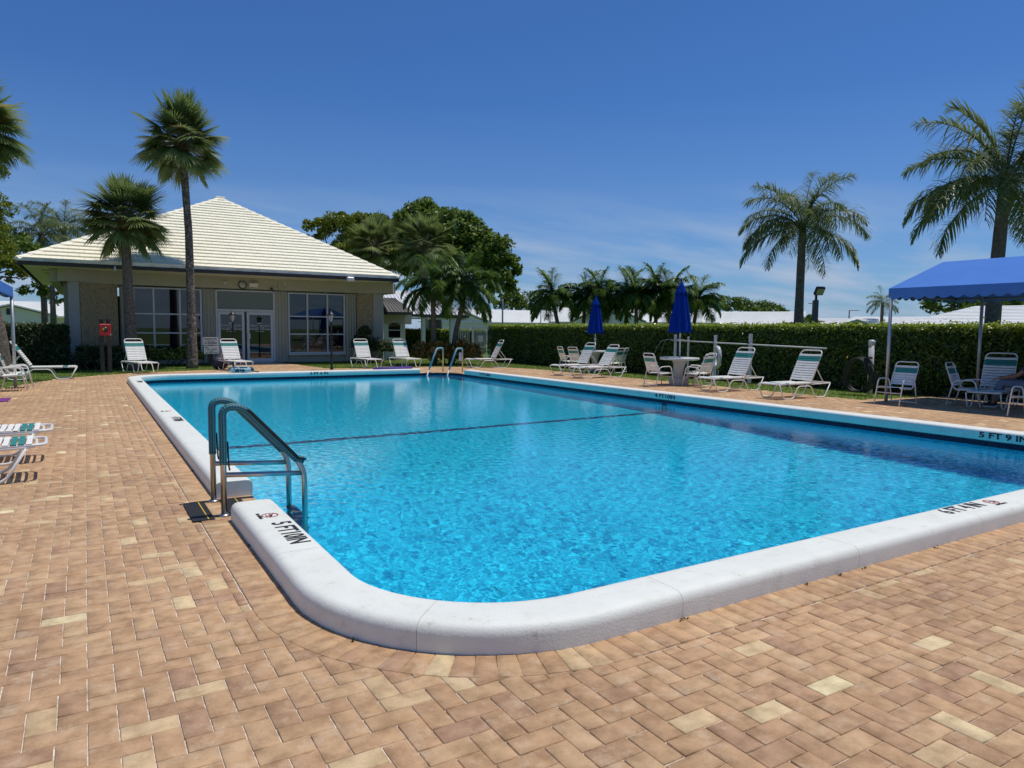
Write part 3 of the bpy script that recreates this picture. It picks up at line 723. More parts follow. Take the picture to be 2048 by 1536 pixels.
# annex with dark awning and door, right of the main building
def annex():
    t = thing('annex', 'small beige annex with a dark ribbed metal awning over a half glass door', 'building', (12.9, 33.0, 0))
    m_ = MB(); m_.box((-.62, .3, 1.75), (.30, .5, 3.5)); m_.box((.45, .3, 2.0), (1.7, .2, .5)); m_.box((.88, .3, .95), (.16, .2, 1.6)); m_.box((-.33, .3, .95), (.16, .2, 1.6)); m_.box((0, 1.6, 1.2), (1.6, .2, 2.4)); m_.box((.9, 1, 1.2), (.1, 1.2, 2.4)); m_.obj('wall', M_beige, t)
    d = MB(); d.box((.30, .24, 1.0), (1.04, .06, 2.0)); do = d.obj('door', M_trim, t)
    for z0, z1 in ((1.08, 1.42), (1.47, 1.80)):
        p = MB(); p.box((.38, .20, (z0 + z1) / 2), (.62, .015, z1 - z0)); p.obj('pane', M_glass, do)
    a = MB(); a.add([(-.35, -.7, 2.22), (1.0, -.7, 2.22), (1.0, -.7, 2.34), (-.35, -.7, 2.34), (-.35, .3, 3.05), (.45, .3, 3.05), (-.35, .3, 2.22), (1.0, .3, 2.22)], [(0, 1, 2, 3), (3, 2, 5, 4), (0, 3, 4, 6), (1, 7, 5, 2), (0, 6, 7, 1)])
    aw = a.obj('awning', M_brown, t)
    for k in range(8):
        u = k / 7; q = MB(); q.tube([(-.33 + 1.31 * u, -.68, 2.355), (-.33 + .76 * u, .29, 3.06)], .014, 5); q.obj('rib', M_dark, aw)
annex()
# open pavilion with white metal roof behind
M_metal = mat('white_ribbed_metal', (.62, .64, .66), .4, metal=.1)
def pavilion():
    t = thing('pavilion', 'open pavilion with white ribbed metal roof on square posts behind the palms', 'building', (17.2, 38.5, 0))
    r = MB(); r.add([(-4.3, -1.9, 2.35), (2.0, -1.9, 2.35), (2.0, 2.6, 2.35), (-4.3, 2.6, 2.35), (-4.3, .4, 3.75), (-.1, .4, 3.75)], [(0, 1, 5, 4), (1, 2, 5), (2, 3, 4, 5), (3, 0, 4), (3, 2, 1, 0)])
    ro = r.obj('roof', M_metal, t)
    for k in range(30):
        x = -4.2 + k * .21; e = min(1.0, (2.0 - x) / 2.1); 
        if e < .05: continue
        q = MB(); q.tube([(x, -1.9, 2.362), (x, -1.9 + 2.3 * e, 2.362 + 1.4 * e)], .022, 5); q.obj('roof_rib', M_metal, ro)
    f = MB(); f.box((-1.15, -1.93, 2.27), (6.4, .06, .16)); f.box((2.02, .35, 2.27), (.06, 4.5, .16)); f.obj('fascia', M_brown, t)
    f = MB(); f.box((-1.15, -1.75, 2.12), (6.2, .12, .10)); f.obj('beam', M_trim, t)
    for x, y in ((-4.1, -1.7), (-2.55, -1.7), (-.75, -1.7), (1.15, -1.7), (1.15, 2.3), (-4.1, 2.3)):
        p = MB(); p.box((x, y, 1.04), (.2 if x < 1 else .42, .2, 2.08)); p.obj('post', M_trim, t)
pavilion()
def gate():
    M_w = mat('gate_white', (.66, .66, .64), .5)
    t = thing('picket_gate', 'white metal picket gate in a tall frame at the end of the hedge', 'gate', (16.9, 31.6, 0))
    f = MB()
    for x in (-.02, 1.02): f.box((x, 0, 1.0), (.08, .08, 2.0))
    f.box((.5, 0, 1.97), (.98, .08, .08)); f.box((.5, 0, 1.62), (.98, .06, .06)); f.box((.5, 0, .12), (.98, .05, .05)); f.box((.5, 0, .62), (.98, .05, .04))
    fo = f.obj('frame', M_w, t)
    for k in range(11):
        b = MB(); b.box((.10 + k * .08, 0, .87), (.02, .02, 1.46)); b.obj('picket', M_w, t)
    s = MB(); s.box((.42, -.04, 1.05), (.30, .01, .32)); s.obj('notice', M_trim, t)
    t2 = thing('picket_fence', 'short run of white metal pickets left of the tall framed gate', 'fence', (15.9, 31.75, 0))
    f = MB(); f.box((.42, 0, 1.66), (.95, .05, .05)); f.box((.42, 0, .2), (.95, .05, .05)); f.obj('rail', M_w, t2)
    for k in range(10):
        b = MB(); b.box((-.02 + k * .095, 0, .85), (.02, .02, 1.62)); b.obj('picket', M_w, t2)
gate()
# single-storey houses with white roofs beyond the hedge
M_house = mat('pale_house_wall', (.82, .78, .64), .8, noise=.05)
M_hroof = mat('white_flat_tile', (.92, .91, .84), .6, noise=.04, nscale=.4)
def house(name_label, cx, cy, rz, w, d, ze, zr, hipl=0, hipr=0, gable=None, rows=14):
    t = thing('house', name_label, 'house', (cx, cy, 0), rz, None)
    m_ = MB(); m_.box((0, 0, ze / 2), (w - 1.0, d - 1.0, ze)); wl = m_.obj('wall', M_house, t)
    h = d / 2; r = MB(); x0, x1 = -w / 2, w / 2
    def xe(s, f): return (x0 + hipl * f) if s < 0 else (x1 - hipr * f)
    for side in (-1, 1):                    # stepped tile courses on both slopes
        for k in range(rows):
            f0, f1 = k / rows, (k + 1) / rows; lf = .05
            P = [(xe(-1, f0), side * h * (1 - f0), ze + (zr - ze) * f0 + lf), (xe(1, f0), side * h * (1 - f0), ze + (zr - ze) * f0 + lf),
                 (xe(1, f1), side * h * (1 - f1), ze + (zr - ze) * f1), (xe(-1, f1), side * h * (1 - f1), ze + (zr - ze) * f1)]
            B_ = [(P[0][0], P[0][1], P[0][2] - .07), (P[1][0], P[1][1], P[1][2] - .07)]
            r.add(P + B_, [(0, 1, 2, 3) if side < 0 else (3, 2, 1, 0), (4, 5, 1, 0) if side < 0 else (0, 1, 5, 4)])
    for s, hp in ((-1, hipl), (1, hipr)):
        X = x0 if s < 0 else x1
        if hp: r.add([(X, -h, ze), (X, h, ze), (X - s * hp, 0, zr)], [(0, 1, 2)])
    r.add([(x0, -h, ze - .02), (x1, -h, ze - .02), (x1, h, ze - .02), (x0, h, ze - .02)], [(3, 2, 1, 0)])
    ro = r.obj('roof', M_hroof, t)
    f = MB(); f.box((0, -h, ze - .06), (w, .08, .14)); f.box((0, h, ze - .06), (w, .08, .14)); f.obj('fascia', M_house, ro)
    for s, hp in ((-1, hipl), (1, hipr)):
        if not hp:
            X = (x0 if s < 0 else x1) - s * .35; g = MB(); g.add([(X, -h + .3, ze), (X, h - .3, ze), (X, 0, zr - .1), (X - s * .2, -h + .3, ze), (X - s * .2, h - .3, ze), (X - s * .2, 0, zr - .1)], [(0, 1, 2), (5, 4, 3), (0, 2, 5, 3), (1, 4, 5, 2)]); g.obj('gable', M_house, t)
    if gable:                               # a cross gable facing the pool
        gx, gw, gz, gd = gable
        g = MB(); y = -h - gd
        g.add([(gx - gw / 2 + .3, y + .3, 0), (gx + gw / 2 - .3, y + .3, 0), (gx + gw / 2 - .3, y + .3, ze), (gx, y + .3, gz - .08), (gx - gw / 2 + .3, y + .3, ze)], [(0, 1, 2, 3, 4)])
        g.add([(gx - gw / 2 + .3, y + .3, 0), (gx - gw / 2 + .3, 0, 0), (gx - gw / 2 + .3, 0, ze), (gx - gw / 2 + .3, y + .3, ze)], [(0, 1, 2, 3)]); g.add([(gx + gw / 2 - .3, y + .3, 0), (gx + gw / 2 - .3, 0, 0), (gx + gw / 2 - .3, 0, ze), (gx + gw / 2 - .3, y + .3, ze)], [(3, 2, 1, 0)])
        g.obj('front_gable', M_house, t)
        q = MB()
        for s in (-1, 1):
            q.add([(gx + s * gw / 2, y, ze), (gx, y, gz), (gx, 0, gz), (gx + s * gw / 2, 0, ze), (gx + s * gw / 2, y, ze + .12), (gx, y, gz + .12), (gx, 0, gz + .12), (gx + s * gw / 2, 0, ze + .12)],
                  [(0, 1, 2, 3), (7, 6, 5, 4), (0, 4, 5, 1), (0, 3, 7, 4)])
        q.obj('front_roof', M_hroof, t)
        v = MB(); v.box((gx, y + .27, (ze + gz) / 2 - .1), (.5, .05, .5)); v.obj('gable_vent', M_brown, t)
    return t
def polar(px, dep):
    """ground point seen in image column px (2048 wide) at a given depth along the view axis"""
    k = (px - 1024) / 1400; return (RX[0][2] + k * RX[0][0]) * dep / 1.0, (RX[1][2] + k * RX[1][0]) * dep / 1.0
def face(x, y): return math.atan2(y, x) - math.pi / 2
HS = [('white roofed house with a green tinged gable just behind the picket gate', 985, 84, 15, 9, 2.35, 3.9, 0, 0, (-5.6, 7, 3.7, .2), 20),
      ('white roofed house with a broad grey gable behind the coconut palms', 1262, 76, 17, 10, 2.4, 4.0, 0, 0, (-2.4, 7.6, 4.15, 1.2), 0),
      ('long low white roofed house between the blue umbrella and the queen palm', 1455, 78, 15.5, 9, 2.2, 3.75, 0, 0, None, -4),
      ('small white roofed house with its gable end right of the floodlight mast', 1668, 82, 8.5, 8, 2.1, 3.2, 2, 0, (1.6, 5, 2.95, .3), 6),
      ('far white roofed house left of the blue canopy post', 1795, 92, 15, 8, 2.2, 3.7, 2, 3, None, 0),
      ('white hip roofed house seen under the blue canopy', 2010, 50, 13, 9, 2.05, 3.55, 4.5, 3, None, -6),
      ('white roofed house with a vented gable beyond the hedge left of the fitness building', 95, 62, 15, 9, 2.3, 3.6, 0, 0, (-2.3, 6.4, 3.15, .4), 0)]
for lb, px_, dep, w, d, ze, zr, hl, hr, gb, rot in HS:
    x, y = polar(px_, dep); house(lb, x, y, face(x, y) + rad(rot), w, d, ze, zr, hl, hr, gb)
# ================================================================== VEGETATION
L_dark = leafmat('ficus_leaf', [(0, (.07, .115, .018)), (.55, (.155, .24, .034)), (1, (.30, .37, .055))], .45, .38, .3)
L_yel = leafmat('yellow_green_leaf', [(0, (.09, .13, .015)), (.5, (.19, .24, .024)), (1, (.36, .38, .055))], .45, .4, .3)
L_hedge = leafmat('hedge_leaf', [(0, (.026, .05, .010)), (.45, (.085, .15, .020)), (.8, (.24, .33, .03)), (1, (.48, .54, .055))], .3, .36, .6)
L_croton = leafmat('croton_leaf', [(0, (.05, .08, .02)), (.4, (.12, .14, .025)), (.6, (.34, .20, .03)), (.8, (.50, .13, .05)), (1, (.60, .42, .08))], .45, .25, .4)
L_yshrub = leafmat('yellow_shrub_leaf', [(0, (.04, .08, .018)), (.5, (.12, .17, .03)), (1, (.60, .56, .12))], .45, .3, .4)
L_shrub = leafmat('dark_shrub_leaf', [(0, (.018, .036, .011)), (.6, (.045, .075, .018)), (1, (.12, .14, .04))], .45, .2, .4)
L_sabal = leafmat('fan_palm_leaf', [(0, (.11, .155, .045)), (.5, (.22, .29, .09)), (.93, (.34, .39, .14)), (1, (.48, .36, .15))], .4, .4, .5)
L_queen = leafmat('queen_palm_leaf', [(0, (.10, .14, .05)), (.5, (.20, .255, .10)), (1, (.33, .36, .14))], .4, .36, .5)
L_xmas = leafmat('coconut_palm_leaf', [(0, (.055, .105, .020)), (.5, (.12, .22, .034)), (1, (.28, .36, .06))], .38, .38, .45)
M_bark = mat('grey_bark', (.15, .125, .10), .95, noise=.35, nscale=9, bump=.8, bscale=26)
M_bark2 = mat('sabal_bark', (.16, .125, .095), .95, noise=.5, nscale=14, bump=1.0, bscale=40)
M_boot = mat('palm_boot', (.17, .09, .045), .95, noise=.5, nscale=18, bump=1.0, bscale=30)
M_petiole = mat('palm_petiole', (.12, .12, .05), .6)
def leaf_cloud(P, size, up=.35, out=None, asp=.5):
    """rhombic leaves at points P; returns (4n,3)"""
    n = len(P); nrm = RNG.normal(0, 1, (n, 3)); nrm[:, 2] += up * 2
    if out is not None: nrm += out * 1.0
    nrm /= np.linalg.norm(nrm, axis=1, keepdims=True)
    t = RNG.normal(0, 1, (n, 3)); t[:, 2] -= .4; t -= nrm * (t * nrm).sum(1, keepdims=True); t /= np.linalg.norm(t, axis=1, keepdims=True)
    b = np.cross(nrm, t); s = (size * RNG.uniform(.65, 1.3, n))[:, None]
    co = np.stack([P - t * s * .5, P + b * s * asp * .5 - nrm * s * .06, P + t * s * .5 - nrm * s * .12, P - b * s * asp * .5 - nrm * s * .06], 1)
    return co.reshape(-1, 3)
def limbs(mb, base, tips, r0, sag=.0):
    for tp, r in tips:
        a = Vector(base); b = Vector(tp); m1 = a.lerp(b, .45) + Vector((random.uniform(-.2, .2), random.uniform(-.2, .2), .12 * (b - a).length))
        pts = [a, a.lerp(m1, .6), m1, m1.lerp(b, .55), b]; mb.tube(pts, [r0, r0 * .8, r0 * .55, r0 * .35, r], 6)
def broad_tree(label, x, y, trunk_h, clumps, leaf, nleaf, lm, group=None, r0=.25, name='broadleaf_tree', root_shift=(0, 0)):
    t = thing(name, label, 'tree', (x, y, 0), 0, group)
    pts = []; outs = []; wts = np.array([c[3] * c[4] * c[5] for c in clumps]) ** (2 / 3); wts /= wts.sum()
    for c, wv in zip(clumps, wts):
        ctr = np.array(c[:3]); rr = np.array(c[3:6]); k = int(nleaf * wv); sub = max(8, int(26 * (wv * len(clumps)) ** .5))
        d = RNG.normal(0, 1, (sub, 3)); d /= np.linalg.norm(d, axis=1, keepdims=True); d[:, 2] = np.where(d[:, 2] < -.45, -d[:, 2], d[:, 2])
        sc = ctr + d * rr * RNG.uniform(.72, 1.02, (sub, 1)); sr = rr.mean() * RNG.uniform(.20, .38, sub)
        wh = RNG.integers(0, sub, k); e = RNG.normal(0, 1, (k, 3)); e /= np.linalg.norm(e, axis=1, keepdims=True); e[:, 2] = np.where((e[:, 2] < -.2) & (RNG.random(k) < .7), -e[:, 2], e[:, 2])
        pts.append(sc[wh] + e * (sr[wh] * RNG.uniform(.55, 1.12, k))[:, None] * np.array([1, 1, .8])); outs.append(e)
    P = np.concatenate(pts); O = np.concatenate(outs); co = leaf_cloud(P, leaf, .5, O)
    tint = np.clip(RNG.normal(.45, .24, len(P)), 0, 1)
    me = quads_mesh('crown', co, lm, {'tint': np.repeat(tint, 4)}); link('crown', me, t)
    mb = MB(); h = trunk_h; mb.tube([(root_shift[0], root_shift[1], -.1), (root_shift[0] * .6, root_shift[1] * .6, h * .5), (0, 0, h)], [r0 * 1.35, r0, r0 * .85], 9)
    for c in clumps: limbs(mb, (0, 0, h * .95), [((c[0], c[1], c[2]), .03)], r0 * .5)
    mb.obj('trunk', M_bark, t); return t
# ---- palms
def strip_leaf(V, T, p0, d, L, w, hang, tint, segs=3):
    """one leaflet as a tapering strip that hangs"""
    d = d.normalized(); s = d.cross(Vector((0, 0, 1))); s = s.normalized() if s.length > .05 else Vector((1, 0, 0))
    p = p0.copy(); pr = None
    for i in range(segs + 1):
        u = i / segs; ww = w * (1 - u ** 2.2) + .002; a, b = p - s * ww, p + s * ww
        if pr is not None: V += [pr[0], pr[1], b, a]; T.append(tint)
        pr = (a, b); d = (d + Vector((0, 0, -hang / segs * (.4 + 1.2 * u)))).normalized(); p = p + d * (L / segs)
def feather_mesh(name, L, e0, curl, nl, ll, hang, w, lm, plum=.25, stalk=.16):
    V = []; T = []; pts = []; p = Vector((0, 0, 0)); n = 18
    for i in range(n + 1):
        s = i / n; a = e0 - curl * s ** 1.35; pts.append((p.copy(), Vector((math.cos(a), 0, math.sin(a))))); p = p + pts[-1][1] * (L / n)
    for i in range(nl):
        s = stalk + (1 - stalk) * (i + .5) / nl; f = s * n; k = min(int(f), n - 1); q = pts[k][0].lerp(pts[k + 1][0], f - k); tg = pts[k][1]
        env = math.sin(math.pi * min(1, (s - stalk) / (1 - stalk) * .8 + .16)) ** .6
        for sd in (-1, 1):
            out_ = Vector((0, sd, 0)); nrm = tg.cross(out_) * sd
            d = (tg * (.35 + .5 * s) + out_ * .9 + Vector((0, 0, random.uniform(-plum, plum) * 1.6 + .12))).normalized()
            strip_leaf(V, T, q, d, ll * env * random.uniform(.85, 1.1), w, hang * random.uniform(.7, 1.3), min(1, max(0, random.gauss(.45, .2))))
    co = np.array([tuple(v) for v in V], np.float32); nv = len(co) // 4
    mb = MB(); mb.tube([a[0] for a in pts], [max(.006, .020 * L / 2 * (1 - .85 * i / n)) for i in range(n + 1)], 4, cap=False)
    rv = np.array(mb.v, np.float32); fl = np.concatenate([np.arange(4 * nv), np.array(mb.f).ravel() + 4 * nv]); nf = nv + len(mb.f)
    me = np_mesh(name, np.concatenate([co, rv]), fl, np.arange(nf) * 4, np.full(nf, 4), [lm, M_petiole], False, {'tint': np.concatenate([np.repeat(T, 4), np.full(len(rv), .4)])})
    mi = np.zeros(nf, np.int32); mi[nv:] = 1; me.polygons.foreach_set('material_index', mi); return me
def fan_mesh(name, stalk, R, e0, droop, lm, nseg=38):
    V = []; T = []; d0 = Vector((math.cos(e0), 0, math.sin(e0)))
    pts = [Vector((0, 0, 0))]; d = d0.copy()
    for i in range(5): pts.append(pts[-1] + d * stalk / 5); d = (d + Vector((0, 0, -droop * .07))).normalized()
    c = pts[-1]; side = Vector((0, 1, 0)); up = d.cross(side); base = min(1, max(0, random.gauss(.45, .14)))
    for i in range(nseg):
        a = rad(-128 + 256 * (i + random.uniform(-.2, .2)) / (nseg - 1)); rr = R * (.70 + .30 * math.cos(a * .6)) * random.uniform(.92, 1.06)
        dd = d * math.cos(a) + side * math.sin(a) - up * (.16 * abs(math.sin(a))) + Vector((0, 0, -.10 * droop))
        strip_leaf(V, T, c + d * .02, dd, rr, (.034 * R + .004), .18 * droop * random.uniform(.5, 1.6), min(1, max(0, base + random.gauss(0, .12))), 4)
    co = np.array([tuple(v) for v in V], np.float32); nv = len(co) // 4
    mb = MB(); mb.tube(pts, [.022, .018, .016, .014, .012, .010], 4, cap=False)
    rv = np.array(mb.v, np.float32); fl = np.concatenate([np.arange(4 * nv), np.array(mb.f).ravel() + 4 * nv]); nf = nv + len(mb.f)
    me = np_mesh(name, np.concatenate([co, rv]), fl, np.arange(nf) * 4, np.full(nf, 4), [lm, M_petiole], False, {'tint': np.concatenate([np.repeat(T, 4), np.full(len(rv), .4)])})
    mi = np.zeros(nf, np.int32); mi[nv:] = 1; me.polygons.foreach_set('material_index', mi); return me
M_mottle = mat('mottled_bark', (.16, .125, .10), .95, bump=1.0, bscale=40)
_t = M_mottle.node_tree; _c = _t.nodes.new('ShaderNodeTexCoord'); _n = _t.nodes.new('ShaderNodeTexNoise'); _n.inputs['Scale'].default_value = 13; _n.inputs['Detail'].default_value = 5; _n.inputs['Roughness'].default_value = .75
_t.links.new(_c.outputs['Object'], _n.inputs['Vector']); _t.links.new(ramp(_t, [(.40, (.075, .055, .045)), (.52, (.17, .13, .10)), (.62, (.42, .38, .31))], _n.outputs[0]), _t.nodes['Principled BSDF'].inputs['Base Color'])
def trunk_obj(t, path, radii, m_, rings=0):
    mb = MB(); P = []; R = []
    for i in range(len(path) - 1):
        k = 8
        for q in range(k): u = q / k; P.append(Vector(path[i]).lerp(Vector(path[i + 1]), u)); R.append((radii[i] * (1 - u) + radii[i + 1] * u) * (1 + random.uniform(-.035, .035)))
    P.append(Vector(path[-1])); R.append(radii[-1]); mb.tube(P, R, 12); mb.obj('trunk', m_, t)
def fronds(t, meshes, n, base, e_hi, e_lo, yaw0=0, jit=.25, sc=(.88, 1.1)):
    """meshes: list of (elevation, mesh) – golden-angle whorl from upright to hanging"""
    for i in range(n):
        u = (i + .5) / n; e = e_hi + (e_lo - e_hi) * u ** .9 + random.gauss(0, .07)
        me = min(meshes, key=lambda q: abs(q[0] - e) + random.uniform(0, .12))[1]
        s = random.uniform(*sc); link('frond', me, t, base, (random.gauss(0, jit * .4), random.gauss(0, .07), yaw0 + i * 2.39996 + random.gauss(0, .16)), (s, s, s))
FAN = [(e, fan_mesh('fan_frond', .60 + .1 * random.random(), .62, e, dr, L_sabal)) for e, dr in ((1.35, .5), (1.1, .6), (.8, .7), (.5, .9), (.2, 1.1), (-.1, 1.3), (-.4, 1.5), (-.75, 1.4), (-1.0, 1.2))]
def sabal(label, x, y, hz, R, n, path, rt, boot=True, group=None, elo=-.9, name='cabbage_palm'):
    t = thing(name, label, 'palm tree', (x, y, 0), 0, group)
    trunk_obj(t, path, rt, M_mottle if 'mottled' in label else M_bark2); top = Vector(path[-1])
    if boot:
        mb = MB(); r1 = rt[-1]
        mb.lathe([(r1 * .9, -.45), (r1 * 1.35, -.25), (r1 * 1.6, -.02), (r1 * 1.3, .2), (r1 * .6, .4)], (top.x, top.y, top.z), 12)
        for k in range(34):
            a = k * 2.4; z = -.42 + .55 * random.random(); b = Vector((top.x + r1 * 1.2 * math.cos(a), top.y + r1 * 1.2 * math.sin(a), top.z + z))
            mb.tube([b, b + Vector((.09 * math.cos(a), .09 * math.sin(a), .12 + .05 * random.random()))], [.045, .015], 4)
        mb.obj('boot_husks', M_boot, t)
    s = R / 1.12
    fronds(t, FAN, n, (top.x, top.y, top.z + .12), 1.45, elo, random.random() * 6, .3, (.86 * s, 1.12 * s))
    for a in (-.35, 2.9, 1.6): link('frond', FAN[-2][1], t, (top.x, top.y, top.z), (0, 0, a + random.uniform(-.2, .2)), (s * .95, s * .95, s * .95))
    return t
def gm(px, py, Y):    # helper arithmetic only: height above ground of a sight line at distance Y north of the lens
    k = ((px - 1024) / 1400, (py - 768) / 1400); d = [RX[i][0] * k[0] + RX[i][1] * k[1] + RX[i][2] for i in range(3)]; return d[0] / d[1] * Y, CAMZ + d[2] / d[1] * Y
sabal('tall cabbage palm with mottled trunk between the building entrance and its left windows', 3.37, 28.5, 0, 1.60, 66, [(0, 0, -.1), (.02, 0, 2.0), (.0, 0, 5.0), (-.14, 0, 8.0)], [.21, .15, .13, .125], elo=-.42)
sabal('short cabbage palm with a dense round crown in front of the left building wing', 1.42, 28.0, 0, 1.50, 66, [(0, 0, -.1), (-.08, 0, 2.0), (-.13, 0, 5.05)], [.21, .17, .14], elo=-.4)
sabal('leaning cabbage palm at the left edge with its crown above the left canopy', -2.15, 25.0, 0, 1.52, 64, [(0, 0, -.1), (-.05, 0, 1.2), (-.32, 0, 3.0), (-.48, 0, 6.9)], [.34, .27, .21, .17], elo=-.4)
for lb, px_, py_, dep in (('fan palm behind the roof, nearer the roof slope of two', 752, 492, 47), ('fan palm behind the roof, right of its twin and in front of the big ficus', 850, 488, 46)):
    x, y = polar(px_, dep); _, z = gm(px_, py_, y); sabal(lb, x, y, 0, 2.1, 44, [(0, 0, 0), (0, 0, z - .3)], [.22, .19], False, 'fan palms behind the fitness building', -.7)
def feather_palm(label, x, y, path, rt, meshes, n, ehi, elo, sc, name, bark=M_bark, shaft=None, group=None):
    t = thing(name, label, 'palm tree', (x, y, 0), 0, group); trunk_obj(t, path, rt, bark); top = Vector(path[-1])
    if shaft:
        mb = MB(); mb.tube([top - Vector((0, 0, .1)), top + Vector((0, 0, shaft * .5)), top + Vector((0, 0, shaft))], [rt[-1] * 1.1, rt[-1] * 1.25, rt[-1] * .5], 10); mb.obj('crownshaft', M_shaft, t); top = top + Vector((0, 0, shaft * .7))
    fronds(t, meshes, n, tuple(top), ehi, elo, random.random() * 6, .22, sc); return t
M_shaft = mat('green_crownshaft', (.10, .15, .04), .5)
QF = [(e, feather_mesh('queen_frond', 2.75, e, c, 70, .74, h, .017, L_queen, .55, .2)) for e, c, h in ((1.45, .9, .8), (1.2, 1.3, 1.1), (.9, 1.6, 1.3), (.55, 1.7, 1.5), (.2, 1.6, 1.6), (-.15, 1.25, 1.5))]
XF = [(e, feather_mesh('arching_frond', 1.8, e, c, 46, .58, h, .027, L_xmas, .25, .16)) for e, c, h in ((1.4, .9, .9), (1.1, 1.6, 1.2), (.8, 2.0, 1.4), (.45, 2.0, 1.4), (.1, 1.7, 1.3), (-.35, 1.2, 1.0))]
x, y = polar(1592, 25.5); feather_palm('tall queen palm standing alone behind the hedge left of the floodlight mast', x, y, [(0, 0, -.1), (0, 0, 2.5), (.06, .03, 5.3)], [.21, .155, .125], QF, 29, 1.45, -.3, (.84, .98), 'queen_palm')
x, y = polar(1976, 20.5); feather_palm('large queen palm rising behind the blue canopy at the right edge', x, y, [(0, 0, -.1), (.02, -.02, 3.0), (.10, -.08, 5.85)], [.24, .185, .155], QF, 30, 1.45, -.3, (.98, 1.2), 'queen_palm')
for lb, px_, dep, h, lean, pb in (('small palm with arching fronds rising from the croton bed, nearer the building', 868, 30.5, 2.95, (-.05, .0), 862), ('leaning palm with arching fronds in the croton bed, nearer the picket gate', 902, 31.0, 3.0, (.5, -.3), 905)):
    x, y = polar(px_, dep); feather_palm(lb, x, y, [(0, 0, -.1), (lean[0] * .4, lean[1] * .4, h * .5), (lean[0], lean[1], h)], [.15, .11, .09], XF, 32, 1.5, -.5, (.82, 1.06), 'arching_palm', M_bark, .5)
row = [(1125, 37, 2.75, -.55, 'palm at the left end of the row behind the hedge, trunk leaning left'), (1163, 38, 2.7, .1, 'palm second from the left in the row behind the hedge'), (1207, 37, 2.75, -.2, 'palm behind the far blue umbrella in the row beyond the hedge'),
       (1246, 37.5, 2.85, .15, 'palm directly right of the far umbrella in the row beyond the hedge'), (1272, 36, 2.7, -.1, 'palm with a bushy crown halfway between the two blue umbrellas'), (1303, 37, 3.0, .25, 'tallest palm of the row beyond the hedge, left of the near umbrella'), (1340, 36, 2.8, -.15, 'palm half hidden by the near blue umbrella'), (1376, 36.5, 2.55, .35, 'palm at the right end of the row, right of the near blue umbrella')]
for px_, dep, h, ln, lb in row:
    x, y = polar(px_, dep); feather_palm(lb, x, y, [(0, 0, -.1), (ln * .3 * .85, -ln * .3 * .52, h * .45), (ln * .85, -ln * .52, h + .22)], [.15, .11, .09], XF, 30, 1.5, -.35, (.84, 1.06), 'row_palm', M_bark, .4, 'palms in a row behind the hedge')
for lb, px_, py_, dep in (('feathery palm behind the left roof slope, left one of two', 95, 470, 47), ('feathery palm behind the left roof slope beside the short cabbage palm', 140, 458, 50)):
    x, y = polar(px_, dep); _, z = gm(px_, py_, y); feather_palm(lb, x, y, [(0, 0, 0), (0, 0, z)], [.2, .16], QF, 20, 1.4, -.2, (.8, 1.0), 'feather_palm', group='feather palms behind the left roof slope')
x, y = polar(1757, 80); _, z = gm(1757, 606, y); feather_palm('far palm peeping over the white roofs left of the blue canopy post', x, y, [(0, 0, 0), (0, 0, z)], [.2, .16], QF, 16, 1.4, -.2, (.7, .9), 'far_palm')
# ---- broadleaf trees
x, y = polar(870, 52)
ax = Vector((RX[0][0], RX[1][0], 0)).normalized(); dp = Vector((RX[0][2], RX[1][2], 0)).normalized()
def CL(px_, py_, cx, dep0, dep, rx, ry, rz):
    """clump in coordinates along the view's width and depth"""
    X_, Y_ = polar(px_, dep); z = CAMZ + (655 + .0091 * (px_ - 170) - py_) / 1400 * dep
    return (X_ - cx[0], Y_ - cx[1], z, rx, ry, rz)
c0 = (x, y)
broad_tree('huge dark ficus with a ragged round crown behind the pavilion', x, y, 4.0, [CL(772, 480, c0, 52, 54, 2.6, 2.5, 1.7), CL(850, 472, c0, 52, 53, 2.6, 2.5, 1.9), CL(905, 485, c0, 52, 52, 2.6, 2.5, 1.8), CL(958, 514, c0, 52, 51, 2.3, 2.2, 1.7), CL(940, 560, c0, 52, 51, 2.9, 2.5, 2.2), CL(860, 530, c0, 52, 52, 3.0, 2.5, 2.2), CL(780, 510, c0, 52, 53, 2.8, 2.5, 2.0), CL(990, 545, c0, 52, 51, 1.6, 1.6, 1.3), CL(985, 585, c0, 52, 51, 1.7, 1.6, 1.3)], .33, 44000, L_dark, None, .5, 'ficus_tree')
x, y = polar(680, 50); c0 = (x, y)
broad_tree('yellow green tree behind the right slope of the building roof', x, y, 3.5, [CL(650, 470, c0, 50, 50, 1.5, 1.5, .9), CL(695, 475, c0, 50, 50, 2.2, 1.7, 1.3), CL(740, 480, c0, 50, 50.5, 2.0, 1.6, 1.5), CL(720, 520, c0, 50, 49, 2.2, 1.6, 1.5)], .24, 15000, L_yel, None, .3)
x, y = polar(-8, 33); c0 = (x, y)
broad_tree('bright green tree hanging over the left canopy at the left edge', x, y, 3.6, [CL(-10, 345, c0, 33, 33, .9, .9, .9), CL(5, 430, c0, 33, 33, .75, .9, .9), CL(0, 520, c0, 33, 33, .85, 1.0, 1.0), CL(30, 545, c0, 33, 32.5, .65, .8, .75), CL(45, 560, c0, 33, 32.5, .4, .5, .55), CL(-30, 470, c0, 33, 33, 1.2, 1.2, 1.6)], .13, 18000, L_yel, None, .2, root_shift=(-1.2, .2))
x, y = polar(112, 44); c0 = (x, y)
